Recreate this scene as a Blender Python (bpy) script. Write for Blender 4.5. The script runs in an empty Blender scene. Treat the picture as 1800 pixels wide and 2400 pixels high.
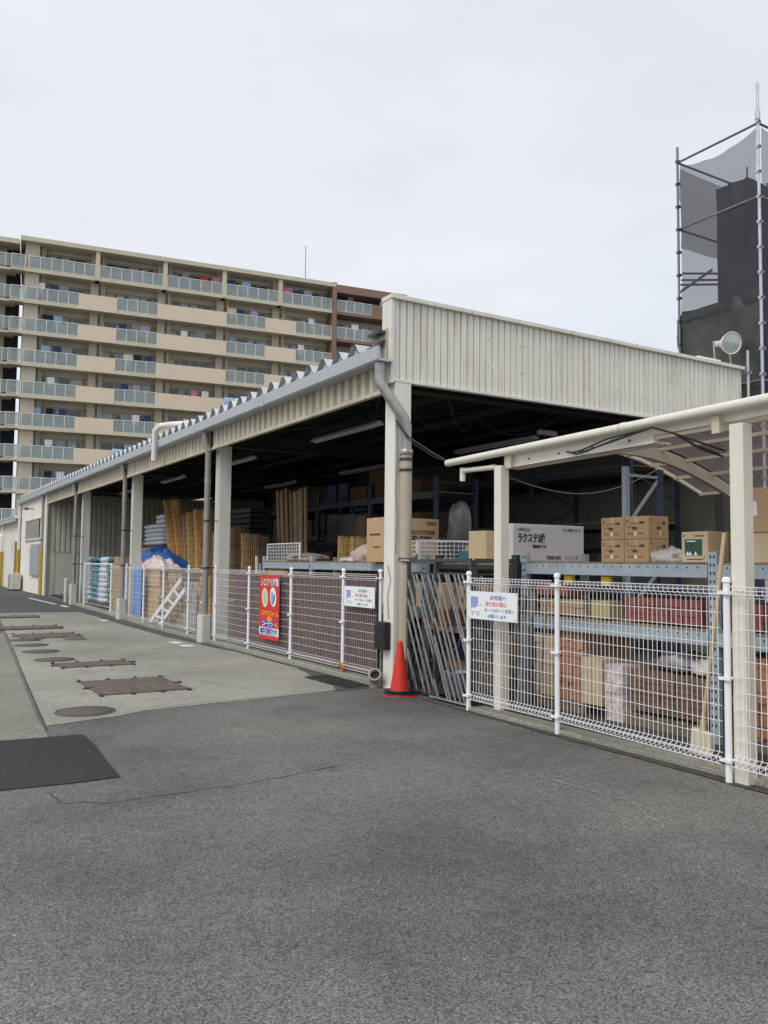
import bpy, bmesh, math, random
from mathutils import Vector, Matrix, noise
R = math.radians
scene = bpy.context.scene
col = scene.collection

# ------------------------------------------------------------ camera
F = 1940.0                      # focal length in pixels of the 1800x2400 photograph
heading, pitch, roll = math.atan(1173/1940), math.atan(121/1940), 0.0104
fw = Vector((math.sin(heading)*math.cos(pitch), math.cos(heading)*math.cos(pitch), math.sin(pitch)))
rt = Vector((math.cos(heading), -math.sin(heading), 0)); up = rt.cross(fw)
rt2 = rt*math.cos(roll)+up*math.sin(roll); up2 = up*math.cos(roll)-rt*math.sin(roll)
cam = bpy.data.objects.new('camera', bpy.data.cameras.new('camera')); col.objects.link(cam)
m = Matrix((( rt2.x, up2.x, -fw.x, 0), (rt2.y, up2.y, -fw.y, 0), (rt2.z, up2.z, -fw.z, 1.62), (0, 0, 0, 1)))
cam.matrix_world = m
cam.data.sensor_fit = 'VERTICAL'; cam.data.sensor_height = 24; cam.data.lens = 24*F/2400
cam.data.clip_start = 0.05; cam.data.clip_end = 2000
scene.camera = cam

# ------------------------------------------------------------ overcast sky, soft sun, exposure
w = bpy.data.worlds.new('World'); scene.world = w; w.use_nodes = True
nt = w.node_tree; nt.nodes.clear()
def N(nt, t, **k):
    n = nt.nodes.new(t)
    for a, b in k.items(): setattr(n, a, b)
    return n
SUN_EL, SUN_AZ = R(50), R(250)        # azimuth clockwise from +Y: behind the camera to the left
sky = N(nt, 'ShaderNodeTexSky', sky_type='NISHITA', sun_disc=False, sun_elevation=SUN_EL, sun_rotation=SUN_AZ,
        air_density=1.0, dust_density=3.0, ozone_density=1.0)
tc = N(nt, 'ShaderNodeTexCoord'); mp = N(nt, 'ShaderNodeMapping'); mp.inputs['Scale'].default_value = (1.2, 1.2, 3.0)
ns = N(nt, 'ShaderNodeTexNoise'); ns.inputs['Scale'].default_value = 1.6; ns.inputs['Detail'].default_value = 5; ns.inputs['Roughness'].default_value = .5
rp = N(nt, 'ShaderNodeValToRGB')
rp.color_ramp.elements[0].position = .3; rp.color_ramp.elements[0].color = (6.3, 6.55, 7.15, 1)
rp.color_ramp.elements[1].position = .75; rp.color_ramp.elements[1].color = (7.9, 8.1, 8.55, 1)
mx = N(nt, 'ShaderNodeMix', data_type='RGBA'); mx.inputs[0].default_value = .88
bg = N(nt, 'ShaderNodeBackground'); bg.inputs['Strength'].default_value = .128
out = N(nt, 'ShaderNodeOutputWorld')
L = nt.links.new
L(tc.outputs['Generated'], mp.inputs[0]); L(mp.outputs[0], ns.inputs['Vector']); L(ns.outputs['Fac'], rp.inputs[0])
L(sky.outputs[0], mx.inputs[6]); L(rp.outputs[0], mx.inputs[7]); L(mx.outputs[2], bg.inputs[0]); L(bg.outputs[0], out.inputs[0])
sun = bpy.data.objects.new('sun', bpy.data.lights.new('sun', 'SUN')); col.objects.link(sun)
sun.data.energy = 1.6; sun.data.angle = R(25); sun.data.color = (1, .965, .91)
sd = Vector((math.sin(SUN_AZ)*math.cos(SUN_EL), math.cos(SUN_AZ)*math.cos(SUN_EL), math.sin(SUN_EL)))
sun.rotation_euler = sd.to_track_quat('Z', 'Y').to_euler()
scene.view_settings.view_transform = 'Standard'; scene.view_settings.look = 'None'
scene.view_settings.exposure = 0; scene.view_settings.gamma = 1
scene.render.engine = 'CYCLES'
scene.cycles.max_bounces = 8; scene.cycles.transparent_max_bounces = 24

# ------------------------------------------------------------ materials
def mat(name, c, rough=.7, metal=0, var=.12, scale=3, bump=0, bscale=60, streak=0, dirt=None, dirt_amt=.0, spec=.4):
    m = bpy.data.materials.new(name); m.use_nodes = True; nt = m.node_tree
    b = nt.nodes['Principled BSDF']; L = nt.links.new
    b.inputs['Roughness'].default_value = rough; b.inputs['Metallic'].default_value = metal
    b.inputs['Specular IOR Level'].default_value = spec
    tc = N(nt, 'ShaderNodeTexCoord')
    ns = N(nt, 'ShaderNodeTexNoise'); ns.inputs['Scale'].default_value = scale; ns.inputs['Detail'].default_value = 6; ns.inputs['Roughness'].default_value = .62
    L(tc.outputs['Object'], ns.inputs['Vector'])
    r = N(nt, 'ShaderNodeValToRGB'); lo = [x*(1-var) for x in c]; hi = [min(1, x*(1+var)) for x in c]
    r.color_ramp.elements[0].position = .3; r.color_ramp.elements[1].position = .7
    r.color_ramp.elements[0].color = (*lo, 1); r.color_ramp.elements[1].color = (*hi, 1)
    L(ns.outputs['Fac'], r.inputs[0]); last = r.outputs[0]
    if streak or dirt:
        mp = N(nt, 'ShaderNodeMapping'); mp.inputs['Scale'].default_value = (9, 9, .5)
        s = N(nt, 'ShaderNodeTexNoise'); s.inputs['Scale'].default_value = 1.5; s.inputs['Detail'].default_value = 5
        L(tc.outputs['Object'], mp.inputs[0]); L(mp.outputs[0], s.inputs['Vector'])
        rr = N(nt, 'ShaderNodeValToRGB'); rr.color_ramp.elements[0].position = .5; rr.color_ramp.elements[1].position = .78
        rr.color_ramp.elements[0].color = (0, 0, 0, 1); k = streak or dirt_amt; rr.color_ramp.elements[1].color = (k, k, k, 1)
        L(s.outputs['Fac'], rr.inputs[0])
        mx = N(nt, 'ShaderNodeMix', data_type='RGBA'); L(rr.outputs[0], mx.inputs[0]); L(last, mx.inputs[6])
        mx.inputs[7].default_value = (*(dirt or [x*.55 for x in c]), 1); last = mx.outputs[2]
    L(last, b.inputs['Base Color'])
    if bump:
        n2 = N(nt, 'ShaderNodeTexNoise'); n2.inputs['Scale'].default_value = bscale; n2.inputs['Detail'].default_value = 4
        L(tc.outputs['Object'], n2.inputs['Vector'])
        bp = N(nt, 'ShaderNodeBump'); bp.inputs['Strength'].default_value = bump; bp.inputs['Distance'].default_value = .01
        L(n2.outputs['Fac'], bp.inputs['Height']); L(bp.outputs[0], b.inputs['Normal'])
    return m

def ground_mat(name, dark, light, stain, stone=.35, fine=170, crack=0):
    m = bpy.data.materials.new(name); m.use_nodes = True; nt = m.node_tree
    b = nt.nodes['Principled BSDF']; L = nt.links.new; b.inputs['Roughness'].default_value = .88; b.inputs['Specular IOR Level'].default_value = .25
    tc = N(nt, 'ShaderNodeTexCoord')
    big = N(nt, 'ShaderNodeTexNoise'); big.inputs['Scale'].default_value = .42; big.inputs['Detail'].default_value = 9; big.inputs['Roughness'].default_value = .6
    mid = N(nt, 'ShaderNodeTexNoise'); mid.inputs['Scale'].default_value = 14; mid.inputs['Detail'].default_value = 5; mid.inputs['Roughness'].default_value = .7
    vor = N(nt, 'ShaderNodeTexVoronoi'); vor.inputs['Scale'].default_value = fine
    vor2 = N(nt, 'ShaderNodeTexVoronoi'); vor2.inputs['Scale'].default_value = fine*.42
    for n in (big, mid, vor, vor2): L(tc.outputs['Object'], n.inputs['Vector'])
    r = N(nt, 'ShaderNodeValToRGB'); r.color_ramp.elements[0].position = .32; r.color_ramp.elements[1].position = .68
    r.color_ramp.elements[0].color = (*dark, 1); r.color_ramp.elements[1].color = (*light, 1); e_ = r.color_ramp.elements.new(.5); e_.color = (*[(a*.45+c*.55)*k for a, c, k in zip(dark, light, (.97, 1, 1.02))], 1); L(big.outputs['Fac'], r.inputs[0])
    mr = N(nt, 'ShaderNodeMapRange'); mr.inputs[1].default_value = .3; mr.inputs[2].default_value = .7; mr.inputs[3].default_value = .84; mr.inputs[4].default_value = 1.14
    L(mid.outputs['Fac'], mr.inputs[0])
    sx = N(nt, 'ShaderNodeSeparateColor'); L(vor.outputs['Color'], sx.inputs[0])
    m2 = N(nt, 'ShaderNodeMapRange'); m2.inputs[1].default_value = 0; m2.inputs[2].default_value = 1; m2.inputs[3].default_value = 1-stone; m2.inputs[4].default_value = 1+stone
    L(sx.outputs[0], m2.inputs[0])
    # scattered pale stones
    sy = N(nt, 'ShaderNodeSeparateColor'); L(vor2.outputs['Color'], sy.inputs[0])
    gt = N(nt, 'ShaderNodeMath', operation='GREATER_THAN'); gt.inputs[1].default_value = .965; L(sy.outputs[1], gt.inputs[0])
    dl = N(nt, 'ShaderNodeMath', operation='LESS_THAN'); dl.inputs[1].default_value = .28; L(vor2.outputs['Distance'], dl.inputs[0])
    pm = N(nt, 'ShaderNodeMath', operation='MULTIPLY'); L(gt.outputs[0], pm.inputs[0]); L(dl.outputs[0], pm.inputs[1])
    ps = N(nt, 'ShaderNodeMath', operation='MULTIPLY_ADD'); ps.inputs[1].default_value = 1.1 if stone > .2 else .3; ps.inputs[2].default_value = 1; L(pm.outputs[0], ps.inputs[0])
    mu = N(nt, 'ShaderNodeMath', operation='MULTIPLY'); L(mr.outputs[0], mu.inputs[0]); L(m2.outputs[0], mu.inputs[1])
    mu2 = N(nt, 'ShaderNodeMath', operation='MULTIPLY'); L(mu.outputs[0], mu2.inputs[0]); L(ps.outputs[0], mu2.inputs[1])
    # stains
    st = N(nt, 'ShaderNodeTexNoise'); st.inputs['Scale'].default_value = 1.3; st.inputs['Detail'].default_value = 8; st.inputs['Roughness'].default_value = .7; st.inputs['Distortion'].default_value = .6
    mpp = N(nt, 'ShaderNodeMapping'); mpp.inputs['Location'].default_value = (7.3, 2.1, 0); L(tc.outputs['Object'], mpp.inputs[0]); L(mpp.outputs[0], st.inputs['Vector'])
    sr = N(nt, 'ShaderNodeValToRGB'); sr.color_ramp.elements[0].position = .55; sr.color_ramp.elements[1].position = .75
    sr.color_ramp.elements[0].color = (0, 0, 0, 1); sr.color_ramp.elements[1].color = (.65, .65, .65, 1); L(st.outputs['Fac'], sr.inputs[0])
    mx = N(nt, 'ShaderNodeMix', data_type='RGBA'); L(sr.outputs[0], mx.inputs[0]); L(r.outputs[0], mx.inputs[6]); mx.inputs[7].default_value = (*stain, 1)
    fin = N(nt, 'ShaderNodeVectorMath', operation='SCALE'); L(mx.outputs[2], fin.inputs[0]); L(mu2.outputs[0], fin.inputs['Scale'])
    L(fin.outputs[0], b.inputs['Base Color'])
    bp = N(nt, 'ShaderNodeBump'); bp.inputs['Strength'].default_value = .35; bp.inputs['Distance'].default_value = .004
    L(vor.outputs['Distance'], bp.inputs['Height']); L(bp.outputs[0], b.inputs['Normal'])
    return m

def see_through(name, c, amount, rough=.5, translucent=.0):
    """a sheet that lets part of the light straight through (mesh fabric, tinted panels, thin glass)"""
    m = bpy.data.materials.new(name); m.use_nodes = True; nt = m.node_tree; L = nt.links.new
    b = nt.nodes['Principled BSDF']; o = nt.nodes['Material Output']
    tc = N(nt, 'ShaderNodeTexCoord'); ns = N(nt, 'ShaderNodeTexNoise'); ns.inputs['Scale'].default_value = 2.5; ns.inputs['Detail'].default_value = 4
    L(tc.outputs['Object'], ns.inputs[0]); r = N(nt, 'ShaderNodeValToRGB')
    r.color_ramp.elements[0].color = (*[x*.8 for x in c], 1); r.color_ramp.elements[1].color = (*[min(1, x*1.2) for x in c], 1)
    L(ns.outputs[0], r.inputs[0]); L(r.outputs[0], b.inputs['Base Color'])
    b.inputs['Roughness'].default_value = rough
    t = N(nt, 'ShaderNodeBsdfTransparent'); t.inputs[0].default_value = (*[min(1, x*.3+.75) for x in c], 1)
    mx = N(nt, 'ShaderNodeMixShader'); mx.inputs[0].default_value = amount
    src = b.outputs[0]
    if translucent:
        tr = N(nt, 'ShaderNodeBsdfTranslucent'); L(r.outputs[0], tr.inputs[0]); m0 = N(nt, 'ShaderNodeMixShader'); m0.inputs[0].default_value = translucent
        L(b.outputs[0], m0.inputs[1]); L(tr.outputs[0], m0.inputs[2]); src = m0.outputs[0]
    L(src, mx.inputs[1]); L(t.outputs[0], mx.inputs[2]); L(mx.outputs[0], o.inputs[0])
    return m

def reed_mat(name, c, rings=14, vary=.45):
    m = bpy.data.materials.new(name); m.use_nodes = True; nt = m.node_tree; L = nt.links.new
    b = nt.nodes['Principled BSDF']; b.inputs['Roughness'].default_value = .7
    tc = N(nt, 'ShaderNodeTexCoord'); mp = N(nt, 'ShaderNodeMapping'); mp.inputs['Scale'].default_value = (60, 60, 1.2)
    ns = N(nt, 'ShaderNodeTexNoise'); ns.inputs['Scale'].default_value = 1; ns.inputs['Detail'].default_value = 3
    L(tc.outputs['Object'], mp.inputs[0]); L(mp.outputs[0], ns.inputs['Vector'])
    r = N(nt, 'ShaderNodeValToRGB'); r.color_ramp.elements[0].position = .35; r.color_ramp.elements[1].position = .65
    r.color_ramp.elements[0].color = (*[x*(1-vary) for x in c], 1); r.color_ramp.elements[1].color = (*[x*(1+vary*.5) for x in c], 1)
    L(ns.outputs['Fac'], r.inputs[0])
    wv = N(nt, 'ShaderNodeTexWave', bands_direction='Z'); wv.inputs['Scale'].default_value = rings*.16; wv.inputs['Distortion'].default_value = .4
    L(tc.outputs['Object'], wv.inputs['Vector'])
    wr = N(nt, 'ShaderNodeValToRGB'); wr.color_ramp.elements[0].position = .03; wr.color_ramp.elements[1].position = .12
    wr.color_ramp.elements[0].color = (.72, .72, .72, 1); wr.color_ramp.elements[1].color = (1, 1, 1, 1); L(wv.outputs['Fac'], wr.inputs[0])
    mx = N(nt, 'ShaderNodeMix', data_type='RGBA', blend_type='MULTIPLY'); mx.inputs[0].default_value = 1
    L(r.outputs[0], mx.inputs[6]); L(wr.outputs[0], mx.inputs[7]); L(mx.outputs[2], b.inputs['Base Color'])
    return m

ASPH = ground_mat('asphalt', (.088, .088, .085), (.19, .185, .166), (.078, .077, .073), .58, 145)
ASPH2 = ground_mat('new_asphalt', (.032, .033, .034), (.046, .046, .046), (.05, .048, .045), .3, 200)
ASPH3 = ground_mat('old_asphalt_lane', (.085, .085, .085), (.11, .11, .107), (.075, .075, .075), .2, 120)
CONC = ground_mat('yard_concrete', (.24, .232, .195), (.37, .355, .30), (.17, .166, .145), .38, 110)
CONC2 = ground_mat('slab_concrete', (.18, .175, .148), (.28, .27, .225), (.12, .118, .1), .3, 110)
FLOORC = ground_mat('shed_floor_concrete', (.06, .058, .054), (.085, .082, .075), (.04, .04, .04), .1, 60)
WHITEPAINT = mat('road_paint', (.75, .75, .72), .6, var=.2, scale=20)
IVORY = mat('ivory_painted_steel', (.74, .72, .65), .45, var=.05, scale=4, streak=.35, dirt=(.45, .36, .26))
CREAMCOL = mat('ivory_column_paint', (.76, .74, .67), .45, var=.04, scale=5, streak=.3, dirt=(.5, .4, .3))
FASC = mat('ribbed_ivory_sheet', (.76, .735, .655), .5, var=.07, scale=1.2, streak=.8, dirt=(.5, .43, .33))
SIDEP = mat('weathered_ribbed_sheet', (.50, .47, .36), .6, var=.15, scale=2, streak=.9, dirt=(.3, .27, .2))  # base tint darkened for the shade under the gutter; streaks are weathering
INWALL = mat('grey_green_ribbed_wall', (.20, .20, .165), .7, var=.08, scale=1.5, streak=.3)
ROOFM = mat('weathered_roof_sheet', (.62, .63, .63), .5, .2, var=.12, scale=3, streak=.3)
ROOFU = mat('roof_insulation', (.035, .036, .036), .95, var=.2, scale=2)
GUTM = mat('grey_gutter', (.46, .485, .52), .4, .1, var=.05, scale=2, streak=.2)
GALV = mat('galvanised_pipe', (.36, .36, .34), .45, .6, var=.2, scale=6, streak=.4, dirt=(.42, .36, .26))
BEIGEPIPE = mat('beige_brown_pipe', (.46, .40, .31), .45, .0, var=.12, scale=3, streak=.4)
DKPIPE = mat('brown_grey_pipe', (.3, .285, .265), .5, .1, var=.12, scale=3, streak=.3)
GUARD = mat('pale_concrete_guard', (.56, .56, .5), .8, var=.08, scale=4, streak=.5, bump=.2)
DSTEEL = mat('dark_grey_steel', (.075, .075, .08), .5, .3, var=.15, scale=6)
BSTEEL = mat('dark_beam_steel', (.05, .05, .05), .7, .2, var=.15, scale=4)
WHITEP = mat('white_vinyl_wire', (.88, .88, .9), .4, var=.03, scale=5)
WHITEP2 = mat('white_fence_post_paint', (.86, .86, .89), .35, var=.03, scale=5)
RUST = mat('rust', (.42, .2, .07), .9, var=.35, scale=25, bump=.4)
RACK = mat('blue_grey_rack_steel', (.36, .425, .455), .45, .1, var=.1, scale=5, streak=.3)
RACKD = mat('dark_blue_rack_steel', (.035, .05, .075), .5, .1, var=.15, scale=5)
HOLE = mat('dark_hole', (.02, .02, .025), .9, var=.1)
WOOD = mat('shelf_plywood', (.26, .2, .13), .8, var=.25, scale=8)
PALLET = mat('pallet_wood', (.2, .155, .1), .85, var=.3, scale=9)
CARD = mat('cardboard', (.50, .34, .19), .8, var=.06, scale=3, bump=.08, bscale=90)
CARD2 = mat('pale_cardboard', (.60, .47, .30), .8, var=.07, scale=3, bump=.08, bscale=90)
CARD3 = mat('brown_cardboard', (.38, .25, .14), .8, var=.08, scale=3)
WCARD = mat('white_cardboard', (.68, .66, .65), .75, var=.05, scale=2)
TAPE = mat('packing_tape', (.55, .42, .27), .35, var=.05)
INK = mat('black_ink', (.025, .025, .03), .7, var=.1)
BRINK = mat('brown_ink', (.13, .065, .03), .8, var=.1)
REDC = mat('red_cone_vinyl', (.58, .03, .018), .4, var=.08, scale=6)
BLACK = mat('black_plastic', (.02, .02, .022), .5, var=.15, scale=10)
WHITE = mat('white_plastic', (.82, .82, .82), .4, var=.04)
REDB = mat('red_banner', (.66, .03, .025), .5, var=.08, scale=8)
YEL = mat('yellow_ink', (.8, .6, .05), .6, var=.05)
BLUEI = mat('blue_ink', (.04, .07, .35), .6, var=.05)
LBLUE = mat('faded_blue_ink', (.28, .36, .62), .6, var=.05)
PINKI = mat('faded_red_ink', (.8, .35, .35), .6, var=.05)
GREYI = mat('faded_grey_ink', (.42, .46, .55), .6, var=.05)
SIGNW = mat('white_sign_board', (.84, .86, .86), .35, var=.03)
CREAM = mat('cream_ink', (.72, .7, .5), .6, var=.1, scale=30)
GREEN = mat('dark_green_print', (.03, .09, .06), .5, var=.35, scale=12)
REED = reed_mat('orange_reed', (.50, .28, .10)); REED2 = reed_mat('tan_reed', (.36, .235, .11)); REED3 = reed_mat('dark_bamboo', (.2, .13, .07), 4)
REEDY = reed_mat('yellow_reed', (.42, .30, .12))
BROWNS = mat('brown_resin_slats', (.14, .085, .075), .6, var=.2, scale=5)
BROWNB = mat('brown_resin_rail', (.05, .032, .03), .6, var=.2, scale=5)
TARP = mat('blue_tarp', (.015, .085, .32), .35, var=.3, scale=5, bump=.5, bscale=14)
TEAL = mat('teal_sack', (.02, .17, .2), .4, var=.4, scale=9, bump=.4, bscale=20)
GSACK = mat('green_sack', (.03, .14, .06), .45, var=.4, scale=9, bump=.4, bscale=20)
WSACK = mat('white_blue_sack', (.55, .60, .72), .4, var=.25, scale=12, bump=.4, bscale=20)
RWSACK = mat('red_printed_white_sack', (.64, .54, .52), .45, var=.4, scale=14, bump=.4, bscale=16)
CLEARW = mat('clouded_wrap', (.60, .56, .53), .25, var=.2, scale=9, bump=.6, bscale=16)
SACKP = mat('pinkish_sack', (.48, .38, .33), .6, var=.15, scale=8, bump=.4, bscale=14)
SACKB = mat('brownish_sack', (.3, .235, .215), .6, var=.2, scale=8, bump=.4, bscale=14)
FOAM = mat('grey_wrapped_bales', (.58, .60, .63), .35, var=.12, scale=6, bump=.4, bscale=12)
BOARDB = mat('light_blue_board', (.12, .28, .68), .5, var=.06, scale=3)
YPIPE = mat('ochre_pipe_guard', (.42, .29, .04), .5, var=.1, scale=4)
WWALL = mat('cream_render_wall', (.80, .775, .68), .75, var=.06, scale=2, streak=.3)
WWALL2 = mat('pinkish_cream_wall', (.78, .74, .67), .75, var=.06, scale=2, streak=.3)
GPANEL = mat('grey_notice_panel', (.34, .37, .40), .5, var=.04)
GDOOR = mat('pale_grey_door', (.62, .61, .55), .6, var=.04, scale=2)
LTUBE = mat('unlit_tube_white', (.5, .5, .5), .4, var=.05)
# apartment
A_WALL = mat('apartment_tan_wall', (.45, .41, .31), .85, var=.07, scale=.8)
A_SLAB = mat('apartment_slab_edge', (.55, .50, .385), .85, var=.07, scale=.8, streak=.3)
A_PAR = mat('apartment_beige_parapet', (.66, .555, .43), .8, var=.03, scale=.5)
A_PIER = mat('apartment_pier', (.50, .455, .345), .85, var=.08, scale=.8, streak=.3)
A_BRN = mat('apartment_brown_tile', (.235, .145, .11), .7, var=.06, scale=.8)
A_SOF = mat('apartment_soffit', (.50, .46, .35), .9, var=.05)
A_WIN = mat('window_glass', (.07, .08, .09), .12, var=.4, scale=.5, spec=.7)
A_CURT_GLINT = mat('curtain_and_glint', (.42, .44, .45), .3, var=.35, scale=1.2)  # pale tone for curtains that also paints in bright window reflections
A_FRM = mat('window_frame', (.4, .4, .38), .4, .2, var=.05)
A_GL = see_through('frosted_balcony_glass', (.40, .45, .44), .55, .2)
A_RAIL = mat('white_balcony_rail', (.72, .74, .72), .4, var=.04)
MESHF = see_through('grey_scaffold_netting', (.07, .072, .078), .5, .8)
NAVY = mat('navy_wrapping_sheet', (.026, .033, .06), .55, var=.25, scale=1.5, bump=.6, bscale=3)
DKSHEET = mat('black_draped_sheet', (.045, .05, .046), .6, var=.35, scale=1.5, bump=.8, bscale=5)
SCAFP = mat('scaffold_tube', (.55, .56, .58), .4, .5, var=.15, scale=8)
SCAFD = mat('weathered_scaffold_tube', (.2, .2, .22), .5, .4, var=.2, scale=8)
POLYC = see_through('brown_polycarbonate', (.26, .21, .205), .5, .15, .5)
CARP = mat('champagne_aluminium', (.62, .55, .42), .4, .15, var=.06, scale=4)
CARPW = mat('ivory_aluminium', (.76, .73, .62), .35, .05, var=.04, scale=4, streak=.2)
LENS = mat('lamp_glass', (.5, .55, .5), .08, .3, var=.1, spec=.8)
PLATE = mat('rusty_steel_plate', (.15, .115, .10), .6, .3, var=.35, scale=6, bump=.5, bscale=90)
MANH = mat('cast_iron_cover', (.12, .105, .095), .65, .3, var=.35, scale=22, bump=.6, bscale=70)
SEAL = mat('dark_sealant', (.05, .05, .048), .9, var=.2)
LEAF = mat('dead_leaf', (.3, .13, .06), .8, var=.3, scale=20)
BRICKR = mat('brick_red_bundles', (.24, .075, .06), .8, var=.25, scale=10)
BRICKO = mat('orange_brown_blocks', (.40, .19, .11), .8, var=.2, scale=10)
BLOCKB = mat('brown_block_stack', (.17, .10, .065), .8, var=.25, scale=9)
YLAB = mat('yellow_label', (.42, .31, .12), .6, var=.2, scale=12)
PALEY = mat('straw_yellow_sack', (.56, .45, .26), .6, var=.12, scale=10, bump=.3, bscale=25)
NAVYC = mat('dark_navy_crate', (.035, .05, .1), .5, var=.2)
TEALC = mat('teal_crate', (.03, .16, .21), .5, var=.15)
CABLE = mat('black_cable', (.02, .02, .02), .6, var=.1)

# ------------------------------------------------------------ geometry helpers
ORG = {}
class MB:
    def __init__(s): s.v = []; s.f = []; s.sm = []
    def add(s, vs, fs, smooth=False):
        o = len(s.v); s.v += [Vector(p) for p in vs]; s.f += [tuple(i+o for i in f) for f in fs]; s.sm += [smooth]*len(fs); return s
    def box(s, x0, x1, y0, y1, z0, z1):
        vs = [(x, y, z) for z in (z0, z1) for y in (y0, y1) for x in (x0, x1)]
        return s.add(vs, [(0, 2, 3, 1), (4, 5, 7, 6), (0, 1, 5, 4), (2, 6, 7, 3), (0, 4, 6, 2), (1, 3, 7, 5)])
    def bar(s, p, q, w, h, upv=(0, 0, 1)):
        p, q = Vector(p), Vector(q); d = (q-p).normalized(); u = Vector(upv)
        if abs(d.dot(u)) > .98: u = Vector((1, 0, 0))
        a = d.cross(u).normalized()*w/2; b = a.cross(d).normalized()*h/2
        vs = [p-a-b, p+a-b, p-a+b, p+a+b, q-a-b, q+a-b, q-a+b, q+a+b]
        return s.add(vs, [(0, 2, 3, 1), (4, 5, 7, 6), (0, 1, 5, 4), (2, 6, 7, 3), (0, 4, 6, 2), (1, 3, 7, 5)])
    def tube(s, pts, r, n=8, cap=True):
        pts = [Vector(p) for p in pts]; rs = r if isinstance(r, (list, tuple)) else [r]*len(pts)
        d0 = (pts[1]-pts[0]).normalized(); a = d0.orthogonal().normalized(); vs = []; fs = []
        for i, p in enumerate(pts):
            if i == 0: d = d0
            elif i == len(pts)-1: d = (pts[i]-pts[i-1]).normalized()
            else: d = ((pts[i+1]-p).normalized()+(p-pts[i-1]).normalized()).normalized()
            a = (a-d*a.dot(d)).normalized(); b = d.cross(a)
            for k in range(n):
                t = 2*math.pi*k/n; vs.append(p+(a*math.cos(t)+b*math.sin(t))*rs[i])
        for i in range(len(pts)-1):
            for k in range(n):
                k2 = (k+1) % n; fs.append((i*n+k, i*n+k2, (i+1)*n+k2, (i+1)*n+k))
        s.add(vs, fs, n > 5)
        if cap: s.add(vs[:n], [tuple(range(n))[::-1]]); s.add(vs[-n:], [tuple(range(n))])
        return s
    def lathe(s, prof, c, n=24, axis=None):
        q = Vector((0, 0, 1)).rotation_difference(Vector(axis)) if axis else None; c = Vector(c); vs = []; fs = []
        for r, z in prof:
            for k in range(n):
                t = 2*math.pi*k/n; p = Vector((r*math.cos(t), r*math.sin(t), z)); vs.append(c+(q @ p if q else p))
        for i in range(len(prof)-1):
            for k in range(n):
                k2 = (k+1) % n; fs.append((i*n+k, i*n+k2, (i+1)*n+k2, (i+1)*n+k))
        return s.add(vs, fs, True)
    def strip(s, A, B, smooth=False):
        n = len(A); return s.add(list(A)+list(B), [(i, i+1, n+i+1, n+i) for i in range(n-1)], smooth)
    def prism(s, poly, ax, z0, z1):
        """polygon given in the two axes other than ax, extruded along ax from z0 to z1"""
        def P(a, b, c): return {'x': (c, a, b), 'y': (a, c, b), 'z': (a, b, c)}[ax]
        n = len(poly); vs = [P(a, b, z0) for a, b in poly]+[P(a, b, z1) for a, b in poly]
        return s.add(vs, [tuple(range(n))[::-1], tuple(range(n, 2*n))]+[(i, (i+1) % n, n+(i+1) % n, n+i) for i in range(n)])
    def xf(s, M, start=0):
        for i in range(start, len(s.v)): s.v[i] = M @ s.v[i]
        return s
    def build(s, name, m, parent=None, local=False, bevel=0, smooth=None):
        me = bpy.data.meshes.new(name); o = bpy.data.objects.new(name, me)
        org = Vector((0, 0, 0))
        if parent is not None:
            org = ORG.get(parent.name, Vector((0, 0, 0))); o.parent = parent
            ORG[o.name] = org
        off = Vector((0, 0, 0)) if local else org
        me.from_pydata([p-off for p in s.v], [], s.f); me.materials.append(m)
        for i, p in enumerate(me.polygons): p.use_smooth = s.sm[i] if smooth is None else smooth
        bm = bmesh.new(); bm.from_mesh(me); bmesh.ops.recalc_face_normals(bm, faces=bm.faces); bm.to_mesh(me); bm.free()
        col.objects.link(o); ORG[o.name] = org
        if bevel:
            b = o.modifiers.new('bevel', 'BEVEL'); b.width = bevel; b.segments = 2; b.limit_method = 'ANGLE'
        return o

def props(o, label=None, cat=None, group=None, kind=None):
    if label: o['label'] = label
    if cat: o['category'] = cat
    if group: o['group'] = group
    if kind: o['kind'] = kind
    return o
def thing(name, label, cat, loc, rz=0, group=None):
    o = bpy.data.objects.new(name, None); col.objects.link(o); o.empty_display_size = .2
    o.location = loc; o.rotation_euler = (0, 0, rz); ORG[o.name] = Vector(loc)
    return props(o, label, cat, group)
def single(mb, name, m, label, cat, group=None, loc=None, rz=0, bevel=0, smooth=None, local=False):
    """a thing that is one mesh; origin at the middle of its base"""
    if loc is None:
        xs = [p.x for p in mb.v]; ys = [p.y for p in mb.v]; zs = [p.z for p in mb.v]
        loc = Vector(((min(xs)+max(xs))/2, (min(ys)+max(ys))/2, min(zs)))
    loc = Vector(loc)
    if not local:
        for i in range(len(mb.v)): mb.v[i] = mb.v[i]-loc
    o = mb.build(name, m, None, True, bevel, smooth); o.location = loc; o.rotation_euler = (0, 0, rz); ORG[o.name] = loc
    return props(o, label, cat, group)
def struct(mb, name, m, bevel=0): return props(mb.build(name, m, None, bevel=bevel), kind='structure')
def copy_tree(o, parent=None):
    c = o.copy(); col.objects.link(c); c.parent = parent; ORG[c.name] = ORG.get(o.name, Vector((0, 0, 0)))
    for ch in list(o.children): copy_tree(ch, c)
    return c
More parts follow.
